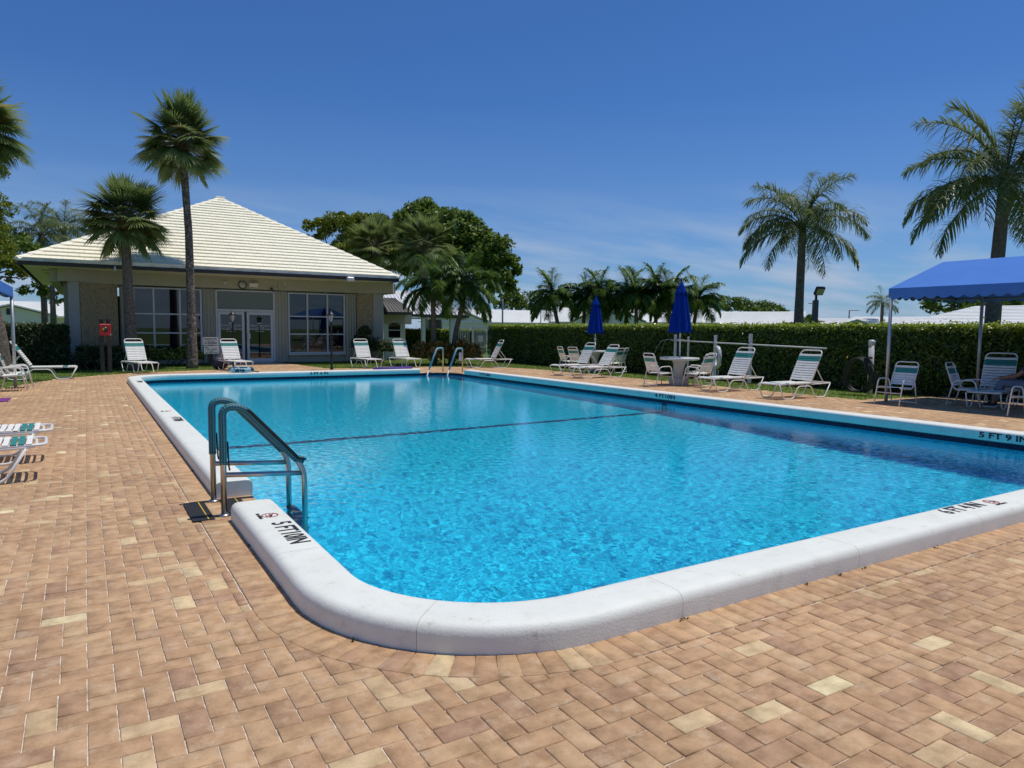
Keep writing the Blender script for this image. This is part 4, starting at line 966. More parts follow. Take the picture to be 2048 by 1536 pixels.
broad_tree('dark leafy tree behind the building\'s left overhang, its grey trunk showing', x, y, 5.0, [CL(60, 520, c0, 44, 44, 1.5, 1.4, 1.1), CL(30, 500, c0, 44, 45, 1.4, 1.4, 1.3), CL(125, 560, c0, 44, 43.5, 1.4, 1.2, .9), CL(120, 600, c0, 44, 45, 1.0, 1.0, .7), CL(75, 585, c0, 44, 44, .8, .8, .5)], .20, 8500, L_dark, None, .16)
for lb, px_, py_, dep, rx, rz, lm in (('round bushy tree beyond the white roofs, left of the thin light pole', 1022, 612, 100, 2.2, 1.7, L_hedge), ('rounded tree beyond the white roofs, right of the thin light pole', 1066, 614, 105, 3.3, 1.7, L_hedge), ('distant low tree between the first two row palms', 1152, 618, 110, 2.4, 1.5, L_dark),
                                   ('fluffy distant tree over the long white roof right of the near umbrella', 1450, 614, 105, 3.6, 1.2, L_hedge), ('low distant tree over the long roof, left of the queen palm', 1520, 621, 112, 3.6, .9, L_dark), ('dark tree behind the blue canopy post', 1898, 612, 62, 2.3, 1.7, L_dark), ('dark tree top seen under the blue canopy behind the hip roof', 1985, 605, 66, 2.6, 1.6, L_dark)):
    x, y = polar(px_, dep); c0 = (x, y); z = CAMZ + (655 + .0091 * (px_ - 170) - py_) / 1400 * dep
    broad_tree(lb, x, y, z, [(0, 0, z, rx, rx * .7, rz), (rx * .5 * ax.x, rx * .5 * ax.y, z - .4, rx * .6, rx * .5, rz * .7), (-rx * .6 * ax.x, -rx * .6 * ax.y, z - .3, rx * .6, rx * .5, rz * .7)], .42, 2600, lm, None, .25)
x, y = polar(1612, 29); broad_tree('dark bush with strappy leaves at the foot of the queen palm and floodlight mast', x, y, .8, [(0, 0, 1.55, .75, .6, .55), (-.75, .45, 1.4, .6, .5, .45), (.7, -.4, 1.4, .6, .5, .4)], .22, 2600, L_hedge, None, .1, 'bush')
# ---- hedges and shrubs
def hedge(name, label, poly_path, h, th, dens, lm, size, jit=.05):
    """box hedge along a path: a dark solid core for twigs and painted inner shade, leaves on its faces"""
    p0 = Vector((*poly_path[0], 0)); t = thing(name, label, 'hedge', tuple(p0))
    Ps = []; Os = []; tn = []; core = MB()
    for a, b in zip(poly_path[:-1], poly_path[1:]):
        A = np.array(a); B = np.array(b); d = B - A; L_ = np.linalg.norm(d); d = d / L_; nn = np.array([-d[1], d[0]])
        for side in (0, 1, 2):
            area = L_ * (th if side == 2 else h); k = int(area * dens * (1.25 if side == 2 else 1)); u = RNG.random(k) * L_; v = RNG.random(k)
            wob = .05 * np.sin(u * 2.1 + side) + .035 * np.sin(u * 5.3 + 1)
            dep = np.abs(RNG.normal(0, jit, k))
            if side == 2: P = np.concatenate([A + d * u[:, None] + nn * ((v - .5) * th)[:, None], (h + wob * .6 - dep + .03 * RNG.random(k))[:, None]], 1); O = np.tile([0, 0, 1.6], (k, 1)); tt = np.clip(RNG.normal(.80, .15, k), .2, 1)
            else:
                s = 1 if side else -1; z = h * v ** .62; fat = .06 * np.sin(z / h * 3.0)  # leaves thin out downwards so the dark core shows as shade
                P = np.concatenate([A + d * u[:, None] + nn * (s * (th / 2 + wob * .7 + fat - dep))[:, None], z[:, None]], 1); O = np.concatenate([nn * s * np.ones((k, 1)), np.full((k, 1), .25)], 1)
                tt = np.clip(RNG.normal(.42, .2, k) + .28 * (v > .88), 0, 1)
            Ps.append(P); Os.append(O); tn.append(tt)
        # young growth standing off upper face and top edge, tint raised to look sunlit
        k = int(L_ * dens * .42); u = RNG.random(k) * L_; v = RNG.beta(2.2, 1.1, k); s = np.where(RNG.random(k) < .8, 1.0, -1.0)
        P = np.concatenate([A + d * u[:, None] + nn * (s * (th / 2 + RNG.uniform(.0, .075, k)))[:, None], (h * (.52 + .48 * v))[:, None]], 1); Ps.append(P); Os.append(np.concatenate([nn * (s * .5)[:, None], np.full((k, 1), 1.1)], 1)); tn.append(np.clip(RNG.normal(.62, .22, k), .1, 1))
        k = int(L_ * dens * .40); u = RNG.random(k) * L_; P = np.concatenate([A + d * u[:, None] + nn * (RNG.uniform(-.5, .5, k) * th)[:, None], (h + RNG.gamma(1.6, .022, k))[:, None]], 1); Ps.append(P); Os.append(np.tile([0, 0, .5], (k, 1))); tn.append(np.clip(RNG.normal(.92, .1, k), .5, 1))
        q = th / 2 - .13; c = [A - nn * q, B - nn * q, B + nn * q, A + nn * q]; core.prism([tuple(np.array(p) - np.array(poly_path[0])) for p in c], 0, h - .16)
    P = np.concatenate(Ps); P[:, :2] -= np.array(poly_path[0]); O = np.concatenate(Os); co = leaf_cloud(P, size, .15, O * 1.3, .55)
    fo = link('foliage', quads_mesh('foliage', co, lm, {'tint': np.repeat(np.concatenate(tn), 4)}), t); fo['kind'] = 'stuff'
    core.obj('twig_shade_core', M_twigshade, t); return t
M_twigshade = mat('hedge_twig_shade', (.022, .024, .012), .95, noise=.5, nscale=20)  # near-black colour holds the shade inside the hedge as well as the twigs
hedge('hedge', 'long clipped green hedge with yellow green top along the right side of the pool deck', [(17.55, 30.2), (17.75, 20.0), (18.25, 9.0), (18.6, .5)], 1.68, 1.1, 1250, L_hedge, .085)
hedge('hedge', 'clipped dark hedge left of the fitness building below the vented gable house', [(-3.6, 28.6), (-.55, 29.3)], 1.5, .9, 1100, L_shrub, .085)
hedge('hedge', 'clipped hedge seen through the open pavilion', [(14.2, 41.6), (22, 39.6)], 1.45, .9, 700, L_hedge, .1)
hedge('hedge', 'low dark hedge along the foot of the left stone wing', [(-.2, 29.35), (1.05, 29.75)], .72, .7, 1200, L_shrub, .085)
def shrub(label, x, y, clumps, n, size, lm, name='shrub', asp=.5):
    t = thing(name, label, 'shrub', (x, y, 0)); pts = []; O = []
    for c in clumps:
        k = int(n / len(clumps)); e = RNG.normal(0, 1, (k, 3)); e /= np.linalg.norm(e, axis=1, keepdims=True); e[:, 2] = np.abs(e[:, 2]) * .9 - .12
        pts.append(np.array(c[:3]) + e * np.array(c[3:6]) * RNG.uniform(.45, 1.08, (k, 1))); O.append(e)
    P = np.concatenate(pts); P[:, 2] = np.maximum(P[:, 2], .02)
    link('foliage', quads_mesh('foliage', leaf_cloud(P, size, .3, np.concatenate(O), asp), lm, {'tint': np.repeat(np.clip(RNG.normal(.5, .28, len(P)), 0, 1), 4)}), t)
    mb = MB()
    for c in clumps:
        for q in range(3): mb.tube([(c[0] * .3, c[1] * .3, -.05), (c[0] + random.uniform(-.2, .2), c[1] + random.uniform(-.2, .2), c[2] + .1)], [.02, .008], 5)
    mb.obj('stem', M_bark, t); return t
shrub('red and orange croton bed below the two small palms', 13.1, 27.2, [(-.9, .3, .35, .5, .4, .75), (-.35, -.1, .4, .5, .4, .8), (.25, .1, .35, .5, .4, .7), (.8, -.2, .4, .5, .4, .85), (1.25, -.35, .35, .45, .4, .7)], 5200, .20, L_croton, 'croton_shrub', .42)
shrub('dark purple green bush against the right stone wing beside the annex door', 11.0, 30.3, [(-.5, 0, .75, .45, .35, .75), (.05, -.1, .6, .5, .4, .7), (.6, -.15, .55, .5, .4, .6), (-.3, 0, 1.3, .3, .3, .45)], 3600, .12, L_shrub, 'dark_bush')
shrub('yellow and green variegated shrub below the left windows between the palms', 2.6, 30.3, [(-.45, 0, .3, .45, .35, .55), (.1, 0, .3, .45, .35, .5), (.65, 0, .35, .4, .35, .5), (1.1, .1, .3, .35, .3, .45)], 2600, .17, L_yshrub, 'variegated_shrub', .4)
shrub('low dark flowering shrub in front of the left stone wing by the emergency phone post', .2, 28.6, [(-1.0, .1, .25, .45, .35, .5), (-.4, 0, .25, .45, .35, .5), (.2, .1, .25, .45, .35, .45), (.8, .1, .25, .4, .35, .45)], 2600, .12, L_shrub, 'low_shrub')
# ================================================================== POOL FURNITURE
M_wtube = mat('white_enamel_tube', (.82, .81, .76), .35)
M_strap = mat('white_vinyl_strap', (.92, .905, .82), .45, noise=.05, nscale=6)
M_teal = mat('teal_vinyl_strap', (.035, .27, .24), .4)
M_steel = mat('stainless_steel', (.52, .50, .47), .34, metal=1.0)
M_black = mat('black_rubber', (.012, .012, .013), .7, bump=.3, bscale=200)
M_navyletter = mat('black_letter', (.015, .016, .02), .6)
M_red = mat('red_print', (.45, .03, .03), .6)
def strap_mesh(w, pitch_w, m_):
    ys = [-1.0, -1.0, -.9, -.35, .35, .9, 1.0, 1.0]; zs = [-.026, .006, .015, .006, .006, .015, .006, -.026]
    vs = []
    for dx in (-pitch_w / 2, pitch_w / 2):
        for th in (0, -.005):
            for y, z in zip(ys, zs): vs.append((dx, y * w / 2, z + th))
    n = len(ys); fs = []
    for i in range(n - 1):
        fs += [(i, i + 1, 2 * n + i + 1, 2 * n + i), (n + i + 1, n + i, 3 * n + i, 3 * n + i + 1), (i + 1, i, n + i, n + i + 1), (2 * n + i, 2 * n + i + 1, 3 * n + i + 1, 3 * n + i)]
    return MB().add(vs, fs).mesh('strap', m_)
SW, ST = strap_mesh(.585, .048, M_strap), strap_mesh(.585, .048, M_teal)
CW_, CT_ = strap_mesh(.50, .046, M_strap), strap_mesh(.50, .046, M_teal)
HB = 1.10                                                                          # hinge of the chaise back
_side = fillet([(0.02, 0, .325), (.17, 0, .012), (.50, 0, .012), (.64, 0, .285), (1.10, 0, .285), (1.25, 0, .012), (1.60, 0, .012), (1.78, 0, .325)], .09, 5)
_bs = [MB().tube([(p.x, s * .295, p.z) for p in _side], .0135, 8).mesh('base_frame', M_wtube) for s in (-1, 1)]
_rail = MB().tube(fillet([(1.12, -.28, .34), (.02, -.28, .34), (.02, .28, .34), (1.12, .28, .34)], .07, 5), .0145, 8)
_rail.tube([(.55, -.28, .33), (.55, .28, .33)], .012, 6).tube([(1.12, -.28, .34), (1.12, .28, .34)], .012, 6)
_railm = _rail.mesh('seat_rail', M_wtube)
_rear = MB().tube(fillet([(1.14, -.285, .32), (1.86, -.285, .335), (1.86, .285, .335), (1.14, .285, .32)], .09, 5), .0135, 8).tube([(1.45, -.285, .328), (1.45, .285, .328)], .011, 6).mesh('rear_rail', M_wtube)
_backm = MB().tube(fillet([(0, -.28, 0), (.84, -.28, 0), (.84, .28, 0), (0, .28, 0)], .11, 6), .0155, 8).mesh('back_frame', M_wtube)
def chaise(label, x, y, rz, ang, group=None):
    t = thing('chaise_lounge', label, 'lounge chair', (x, y, 0), rz, group)
    for me in _bs: link('base_frame', me, t)
    link('seat_rail', _railm, t); link('rear_rail', _rear, t)
    for k in range(17): link('strap', ST if k in (3, 4) else SW, t, (.075 + k * .0625, 0, .352))
    bf = link('back_frame', _backm, t, (HB, 0, .35), (0, -rad(ang), 0))
    for k in range(11): link('strap', ST if k in (8, 9) else SW, bf, (.08 + k * .0625, 0, .014))
    if ang > 10:
        bx, bz = HB + .42 * math.cos(rad(ang)), .35 + .42 * math.sin(rad(ang))
        pm = MB()
        for s in (-.25, .25): pm.tube([(bx, s, bz), (min(bx + .32, 1.78), s, .325)], .010, 6)
        pm.tube([(min(bx + .32, 1.78), -.25, .325), (min(bx + .32, 1.78), .25, .325)], .010, 6)
        link('prop_bar', pm.mesh('prop_bar', M_wtube), t)
    return t
GR = 'lounge chairs along the right side of the pool'; GF = 'lounge chairs at the far end of the pool'
chaise('lounge chair on the right deck, farther of the pair in front of the far umbrella', 13.33, 19.20, rad(-3), 62, GR)
chaise('lounge chair on the right deck, nearer of the pair in front of the far umbrella', 13.15, 17.85, rad(-4), 57, GR)
chaise('lounge chair beside the near umbrella table with the life ring behind it', 13.25, 12.47, rad(-2), 63, GR)
chaise('lounge chair standing free below the end of the long skimmer pole', 13.12, 10.44, rad(-1), 62, GR)
chaise('lounge chair near the stair rails with its foot to the left, before the hedge end', 12.85, 24.6, rad(-12), 63, GF)
chaise('lounge chair facing the pool in front of the left windows between the palms', 1.72, 25.25, rad(104), 62, GF)
chaise('lounge chair facing the pool in front of the glass entrance doors', 4.62, 25.15, rad(101), 62, GF)
chaise('lounge chair facing the pool behind the purple noodle, left of its neighbour', 9.36, 25.35, rad(93), 62, GF)
chaise('lounge chair facing the pool behind the purple noodle, nearer the stair rails', 10.93, 25.25, rad(92), 62, GF)
chaise('lounge chair seen side on beside the left canopy post with its back raised', -.22, 23.75, rad(178), 58, 'lounge chairs on the left deck')
chaise('flat lowered lounge chair at the left edge, nearer the camera of the two', -2.31, 8.32, rad(2), 0, 'flat lounge chairs at the left edge')
chaise('flat lowered lounge chair at the left edge, farther from the camera of the two', -2.30, 9.45, rad(1), 0, 'flat lounge chairs at the left edge')
chaise('lounge chair with raised back in the shade of the right canopy', 15.22, 6.98, rad(13), 64, 'seats under the right canopy')
# arm chairs: x forward
_arm = fillet([(-.10, 0, .012), (.02, 0, .535), (.40, 0, .555), (.52, 0, .012)], .10, 6)
_armm = [MB().tube([(p.x, s * .275, p.z) for p in _arm], .0135, 8).mesh('arm_frame', M_wtube) for s in (-1, 1)]
def _seatframe():
    P = [(.45, .365), (.06, .345), (-.01, .42), (-.17, .90)]
    l = [Vector((a, -.245, b)) for a, b in P]; r = [Vector((a, .245, b)) for a, b in reversed(P)]
    mb = MB().tube(fillet(l + r, .09, 6), .0135, 8); return mb.mesh('seat_frame', M_wtube)
_seatm = _seatframe()
_bar = [MB().tube([(-.09, -.275, .05), (-.09, .275, .05)], .012, 6).mesh('cross_bar', M_wtube), MB().tube([(.46, -.275, .26), (.46, .275, .26)], .011, 6).mesh('cross_bar', M_wtube)]
def chair(label, x, y, rz, group):
    t = thing('strap_armchair', label, 'chair', (x, y, 0), rz, group)
    for me in _armm: link('arm_frame', me, t)
    link('seat_frame', _seatm, t); [link('cross_bar', q, t) for q in _bar]
    for k in range(7): link('strap', CT_ if k in (5,) else CW_, t, (.08 + k * .058, 0, .358 + .0030 * k))
    a = math.atan2(.48, -.16)
    for k in range(8):
        s = .05 + k * .054; link('strap', CT_ if k in (5, 6) else CW_, t, (-.012 - .16 / .506 * s + .012, 0, .42 + .48 / .506 * s - .03 + .005), (0, -a, 0))
    return t
GT = 'armchairs around the near umbrella table'; GU = 'armchairs around the far umbrella table'
chair('armchair facing right, left of the near umbrella table', 13.32, 14.42, rad(-6), GT)
chair('armchair with its back to the camera, right of the near umbrella table', 14.36, 13.52, rad(103), GT)
chair('armchair behind the near umbrella table, half hidden by the chair in front of it', 15.02, 14.05, rad(160), GT)
chair('armchair left of the far umbrella table, leftmost of that set', 15.25, 21.35, rad(-12), GU)
chair('armchair left of the far umbrella table, just right of the leftmost one', 15.35, 20.75, rad(8), GU)
chair('armchair right of the far umbrella table behind the nearer lounge chair of the pair', 15.9, 19.05, rad(110), GU)
chair('armchair right of the far umbrella table, farther from the pool', 16.4, 19.35, rad(125), GU)
GC = 'seats under the right canopy'
chair('armchair beside the hose post under the front corner of the right canopy, facing the pool', 14.83, 8.38, rad(178), GC)
chair('armchair seen side on between two canopy posts under the right canopy', 15.72, 7.72, rad(-80), GC)
chair('armchair cut off by the right edge of the photo under the canopy', 14.86, 5.86, rad(178), GC)
chair('armchair facing right below the left canopy, nearer of the two', -1.70, 19.75, rad(0), 'armchairs below the left canopy')
chair('armchair facing right below the left canopy, farther of the two', -1.64, 20.62, rad(3), 'armchairs below the left canopy')
# tables with furled umbrellas
M_conc = mat('grey_painted_concrete', (.46, .47, .47), .75, noise=.08, bump=.2, bscale=50)
def tabletop_mat():
    M = mat('mosaic_tabletop', (.6, .6, .58), .4); t = M.node_tree; b = t.nodes['Principled BSDF']; tcn = t.nodes.new('ShaderNodeTexCoord'); v = t.nodes.new('ShaderNodeTexVoronoi'); v.inputs['Scale'].default_value = 7
    t.links.new(tcn.outputs['Object'], v.inputs['Vector']); hs = t.nodes.new('ShaderNodeHueSaturation'); hs.inputs['Saturation'].default_value = .35; hs.inputs['Value'].default_value = .8
    t.links.new(v.outputs['Color'], hs.inputs['Color']); m = t.nodes.new('ShaderNodeMix'); m.data_type = 'RGBA'; m.inputs[0].default_value = .28; m.inputs[6].default_value = (.62, .62, .60, 1); t.links.new(hs.outputs[0], m.inputs[7]); t.links.new(m.outputs[2], b.inputs['Base Color']); return M
M_top = tabletop_mat()
M_blue = mat('royal_blue_canvas', (.002, .034, .28), .9, spec=.1, noise=.08, nscale=5)
def table(label, x, y):
    t = thing('pedestal_table', label, 'table', (x, y, 0), 0, 'umbrella tables')
    m_ = MB(); m_.lathe([(.0, .715), (.53, .715), (.55, .73), (.55, .765), (.535, .775), (.0, .775)], n=32); m_.obj('tabletop', M_top, t)
    m_ = MB(); m_.lathe([(.13, .20), (.10, .26), (.13, .48), (.19, .66), (.23, .714)], n=20); m_.obj('pedestal', M_conc, t)
    m_ = MB(); m_.box((0, 0, .105), (.40, .40, .21), bev=.015); m_.obj('base', M_conc, t); return t
def umbrella(label, x, y, z0, z1, r):
    t = thing('furled_umbrella', label, 'umbrella', (x, y, .776), 0, 'furled blue umbrellas'); o = -.776
    m_ = MB(); m_.tube([(0, 0, .0), (0, 0, z1 + o - .05)], .022, 10); m_.obj('pole', M_alu, t)
    m_ = MB(); m_.lathe([(.05, z0 + o - .22), (.05, z0 + o - .16)], n=10); m_.obj('crank', M_alu, t)
    def pleats(prof, n, amp, ph):
        vs = []; fs = []; N_ = 64
        for (rr, z) in prof:
            for j in range(N_):
                A = 6.2832 * j / N_; k = 1 + amp * math.cos(n * A + ph + z * .8) * (1 if rr > .03 else 0) + amp * .35 * math.cos((2 * n + 1) * A + 2 + 3 * z); vs.append((rr * k * math.cos(A), rr * k * math.sin(A), z + o - .02 * amp * math.cos(n * A + ph) * (rr / r)))
        for i in range(len(prof) - 1):
            for j in range(N_): fs.append((i * N_ + j, i * N_ + (j + 1) % N_, (i + 1) * N_ + (j + 1) % N_, (i + 1) * N_ + j))
        return MB().add(vs, fs, True)
    h = z1 - z0
    pleats([(r * .80, z0 + .02), (r, z0), (r * .97, z0 + .06 * h), (r * .80, z0 + .3 * h), (r * .62, z0 + .55 * h), (r * .45, z0 + .8 * h), (r * .2, z0 + .93 * h)], 8, .16, 0).obj('canopy', M_blue, t)
    pleats([(r * .50, z0 + .755 * h), (r * .62, z0 + .74 * h), (r * .48, z0 + .80 * h), (r * .30, z0 + .88 * h), (r * .10, z0 + .985 * h), (.015, z1)], 8, .13, .8).obj('canopy_cap', M_blue, t)
    m_ = MB(); m_.lathe([(.012, -.02), (.02, .02), (.028, .045), (.014, .07)], n=10); m_.obj('finial', M_blue, t, loc=(0, 0, z1 + o)); return t
table('round pedestal table with mosaic rim under the near furled umbrella', 14.27, 14.38); umbrella('furled royal blue umbrella standing in the near mosaic table', 14.27, 14.38, 1.47, 2.90, .29)
table('round pedestal table under the far furled umbrella by the hedge', 16.1, 20.55); umbrella('furled royal blue umbrella standing in the far table by the hedge', 16.1, 20.85 - .3, 1.40, 2.76, .28)
# canopies
M_cblue = mat('blue_canopy_canvas', (.085, .225, .60), .9, spec=.12, noise=.05, nscale=2)
def canopy(label, x0, x1, y0, y1, ze, zr, rx, hip, posts, sc_side):
    cx, cy = (x0 + x1) / 2, (y0 + y1) / 2; t = thing('shade_canopy', label, 'canopy', (cx, cy, 0), 0, 'blue shade canopies'); O = Vector((cx, cy, 0))
    a, b, c, d = [Vector((*p, ze)) - O for p in ((x0, y0), (x1, y0), (x1, y1), (x0, y1))]; e, f = Vector((rx, y0 + hip, zr)) - O, Vector((rx, y1 - hip, zr)) - O
    m_ = MB(); dn = Vector((0, 0, -.006))
    pts = [a, b, c, d, e, f]; m_.add(pts + [p + dn for p in pts], [(0, 4, 5, 3), (1, 2, 5, 4), (0, 1, 4), (2, 3, 5), (9, 11, 10, 6), (10, 11, 8, 7), (10, 7, 6), (11, 9, 8)]); m_.obj('roof_cloth', M_cblue, t)
    for p, q in ((a, b), (b, c), (c, d), (d, a)):
        L_ = (q - p).length; n = max(2, round(L_ / .26)); vs = []; fs = []; k = n * 8; nrm = (q - p).cross(Vector((0, 0, 1))).normalized() * .004
        for off in (-1, 1):
            for i in range(k + 1):
                u = i / k; s = abs(math.sin(math.pi * u * n)); g = p.lerp(q, u) + nrm * off; vs += [tuple(g), tuple(g + Vector((0, 0, -.19 - .055 * s)))]
        w_ = 2 * (k + 1)
        for i in range(k): fs += [(2 * i, 2 * i + 1, 2 * i + 3, 2 * i + 2), (w_ + 2 * i + 2, w_ + 2 * i + 3, w_ + 2 * i + 1, w_ + 2 * i), (2 * i + 1, w_ + 2 * i + 1, w_ + 2 * i + 3, 2 * i + 3)]
        MB().add(vs, fs).obj('valance', M_cblue, t)
    m_ = MB()
    for p, q in ((a, b), (b, c), (c, d), (d, a)):
        s1 = p * .99 + Vector((0, 0, ze * .01 - .16)); s2 = q * .99 + Vector((0, 0, ze * .01 - .16)); m_.tube([s1, s2], .018, 6)
    m_.tube([e - Vector((0, 0, .05)), f - Vector((0, 0, .05))], .018, 6); m_.obj('frame_bar', M_grey, t)
    for (px_, py_) in posts: MB().tube([(px_ - cx, py_ - cy, 0), (px_ - cx, py_ - cy, ze - .1)], .036, 10).obj('post', M_post, t)
    return t
M_post = mat('galvanised_post', (.50, .52, .54), .4, metal=.5)
canopy('blue scalloped shade canopy on metal posts at the right edge', 15.0, 17.72, 1.4, 8.87, 2.48, 3.10, 16.36, .4, [(15.03, 8.83), (17.6, 8.2), (15.03, 1.5), (17.6, 1.5)], 0)
canopy('blue shade canopy cut off by the left edge with one post showing', -4.6, -1.46, 14.2, 20.82, 2.42, 3.1, -3.0, .4, [(-1.49, 20.76), (-4.5, 20.7), (-1.49, 14.3), (-4.5, 14.3)], 0)
# ladder near the camera
def sleeve_mat():
    M = mat('teal_mesh_sleeve', (.05, .30, .33), .6); t = M.node_tree; b = t.nodes['Principled BSDF']; tcn = t.nodes.new('ShaderNodeTexCoord'); ck = t.nodes.new('ShaderNodeTexBrick')
    mp = t.nodes.new('ShaderNodeMapping'); t.links.new(tcn.outputs['UV'], mp.inputs[0]); ck.offset = 0; ck.inputs['Color1'].default_value = (.10, .42, .47, 1); ck.inputs['Color2'].default_value = (.08, .36, .43, 1); ck.inputs['Mortar'].default_value = (.012, .06, .075, 1)
    ck.inputs['Scale'].default_value = 1; ck.inputs['Mortar Size'].default_value = .12; ck.inputs['Brick Width'].default_value = .5; ck.inputs['Row Height'].default_value = .5
    t.links.new(mp.outputs[0], ck.inputs['Vector']); t.links.new(ck.outputs['Color'], b.inputs['Base Color']); return M
M_sleeve = sleeve_mat(); M_zip = mat('black_zip', (.01, .01, .012), .4); M_bluev = mat('pale_blue_vinyl_cover', (.20, .42, .50), .5)
def uv_tube(name, pts, r, n, mt, parent, du=.020):
    mb = MB().tube(pts, r, n, cap=True); me = mb.mesh(name, mt); uv = me.uv_layers.new(name='UVMap'); k = len(pts); cum = [0]
    for i in range(1, k): cum.append(cum[-1] + (Vector(pts[i]) - Vector(pts[i - 1])).length)
    for p in me.polygons:
        if len(p.vertices) != 4: continue
        js = [v % n for v in p.vertices]; wrap = max(js) == n - 1 and min(js) == 0
        for li, v in zip(p.loop_indices, p.vertices):
            j = v % n; j = n if wrap and j == 0 else j
            uv.data[li].uv = (j / n * 2 * math.pi * r / du * .5, cum[min(v // n, k - 1)] / du * .5)
    return link(name, me, parent)
def ladder():
    t = thing('pool_ladder', 'stainless pool ladder with teal mesh sleeves on its two handrails at the left coping gap', 'ladder', (.9, 5.9, 0))
    for k, y in enumerate((-.04, .50)):
        path = fillet([(0, y, 0), (0, y, .875), (.15, y, .872), (.635, y, .345), (.635, y, -.75)], .13, 8)
        hr = MB().tube(path, .0235, 12); hr = hr.obj('handrail', M_steel, t)
        sl_ = [p for p in path if p.z > .40]; sl_ = [Vector((0, y, .42))] + sl_ + [Vector((.628, y, .40))]
        dense = []
        for a, b in zip(sl_[:-1], sl_[1:]):
            q = max(1, int((b - a).length / .03)); dense += [a.lerp(b, i / q) for i in range(q)]
        dense.append(sl_[-1]); uv_tube('sleeve', dense, .0305, 18, M_sleeve, hr)
        zp = [p + Vector((.012, -.036 if k == 0 else -.03, .012)) for p in dense if p.x > .16]; MB().tube(zp, .010, 6).obj('zip', M_zip, hr)
        MB().tube([(.034, y - .005, .60), (.040, y - .012, .40), (.045, y - .016, .37)], .007, 5).obj('zip_tail', M_zip, hr)
        MB().tube([(0, y, .335), (.635, y, .29)], .0205, 10).obj('side_bar', M_steel, t)
        MB().lathe([(.045, 0), (.042, .012), (.026, .02)], (0, y, .004), 14).obj('escutcheon', M_steel, t)
    for z in (-.16, -.42, -.68):
        MB().box((.635, .23, z), (.08, .50, .025), bev=.006).obj('step', M_black, t)
    for dx, w in ((-.16, .16), (.13, .17)):
        q = thing('step_mat', 'black rubber mat with a yellow line beside the ladder, ' + ('on the deck' if dx < 0 else 'in the coping gap'), 'mat', (.9 + dx, 6.1, 0.006), 0, 'rubber mats at the ladder')
        MB().box((0, 0, .003), (w, .64, .006)).obj('rubber_sheet', M_black, q); MB().box((w / 2 - .045, 0, .0075), (.008, .63, .002)).obj('line', M_yellow, q)
M_yellow = mat('yellow_print', (.65, .45, .03), .6)
ladder()
def stair_rails():
    for lb, a, b in (('stair rail in pale blue cover at the far pool corner, farther and left', (10.93, 22.72), (9.98, 22.05)), ('stair rail in pale blue cover at the far pool corner, with a white tag', (11.42, 22.15), (10.62, 21.78))):
        t = thing('stair_rail', lb, 'handrail', (a[0], a[1], 0), 0, 'stair rails at the far pool corner'); d = Vector((b[0] - a[0], b[1] - a[1], 0))
        path = fillet([(0, 0, 0), (0, 0, .84), d * .38 + Vector((0, 0, .84)), d * .86 + Vector((0, 0, .10)), d * .98 + Vector((0, 0, -.12)), d * 1.1 + Vector((0, 0, -.5))], .10, 6)
        MB().tube(path, .022, 10).obj('rail', M_steel, t)
        cov = [p for p in path if p.z > .22 and (p.x * d.x + p.y * d.y > .02 or p.z > .72)]; MB().tube(cov + [d * .82 + Vector((0, 0, .16))], .031, 10).obj('cover', M_bluev, t)
        MB().tube([d * .87 + Vector((0, 0, .085)), d * .98 + Vector((0, 0, -.12)), d * 1.1 + Vector((0, 0, -.5))], .026, 10).obj('foot_sleeve', M_alu, t)
        if 'tag' in lb: MB().box((-.10, -.02, .55), (.10, .02, .30), bev=.006).obj('tag', M_alu, t)
stair_rails()
# depth markers printed on the coping
def markers():
    def top(txt, x, y, rz, h, w): part_text(txt, coping, (x, y, .1428), (0, 0, rz), h * 1.38, w, M_navyletter)
    top('5 FT10IN', 1.03, 4.686, rad(-90), .132, .55); top('4 FT10IN', 1.03, 11.39, rad(-90), .13, .56); top('3 FT10IN', 1.03, 19.65, rad(-90), .12, .62)
    top('6 FT 4 IN', 5.83, 2.680, 0, .13, .53)
    def side(txt, loc, rot, h, w): part_text(txt, coping, loc, rot, h * 1.38, w, M_navyletter, extr=.002)
    xi = PX1 - CW - .0035
    side('5 FT 9 IN', (xi, 4.735, .0), (rad(90), 0, rad(-90)), .085, .62); side('4 FT10IN', (xi, 11.47, .0), (rad(90), 0, rad(-90)), .085, .63); side('3 FT10IN', (xi, 19.7, .0), (rad(90), 0, rad(-90)), .08, .7)
    side('3 FT 6 IN', (6.35, PY1 - CW - .0035, .008), (rad(90), 0, 0), .088, .57)
    for x, y, rz in ((1.105, 5.185, rad(-90)), (6.255, 2.758, 0), (1.09, 12.52, rad(-90))):
        e = tag(bpy.data.objects.new('no_diving_mark', None)); COL.objects.link(e); e.parent = coping; e.location = (x, y, .143); e.rotation_euler = (0, 0, rz)
        m_ = MB(); n = 36
        for r0, r1 in ((.050, .060),):
            vs = [(r * math.cos(6.2832 * i / n), r * math.sin(6.2832 * i / n), 0) for r in (r0, r1) for i in range(n)]; m_.add(vs, [(i, n + i, n + (i + 1) % n, (i + 1) % n) for i in range(n)])
        m_.box((0, 0, .0), (.108, .009, .0004), rz=rad(-45)); m_.obj('ring', M_red, e)
        f = MB(); f.tube([(-.03, .0, -.001), (.0, .012, -.001), (.022, .004, -.001), (.036, -.014, -.001)], [.006, .009, .008, .004], 6, flat=.1); f.lathe([(.0, 0), (.008, .0002), (0, .0004)], (.042, -.002, 0), 8); f.tube([(-.035, -.026, -.001), (.035, -.026, -.001)], .003, 4, flat=.1); f.obj('diver', M_navyletter, e)
        part_text('NO DIVING', e, (0, -.092, 0), (0, 0, 0), .034, .16, M_navyletter)
markers()
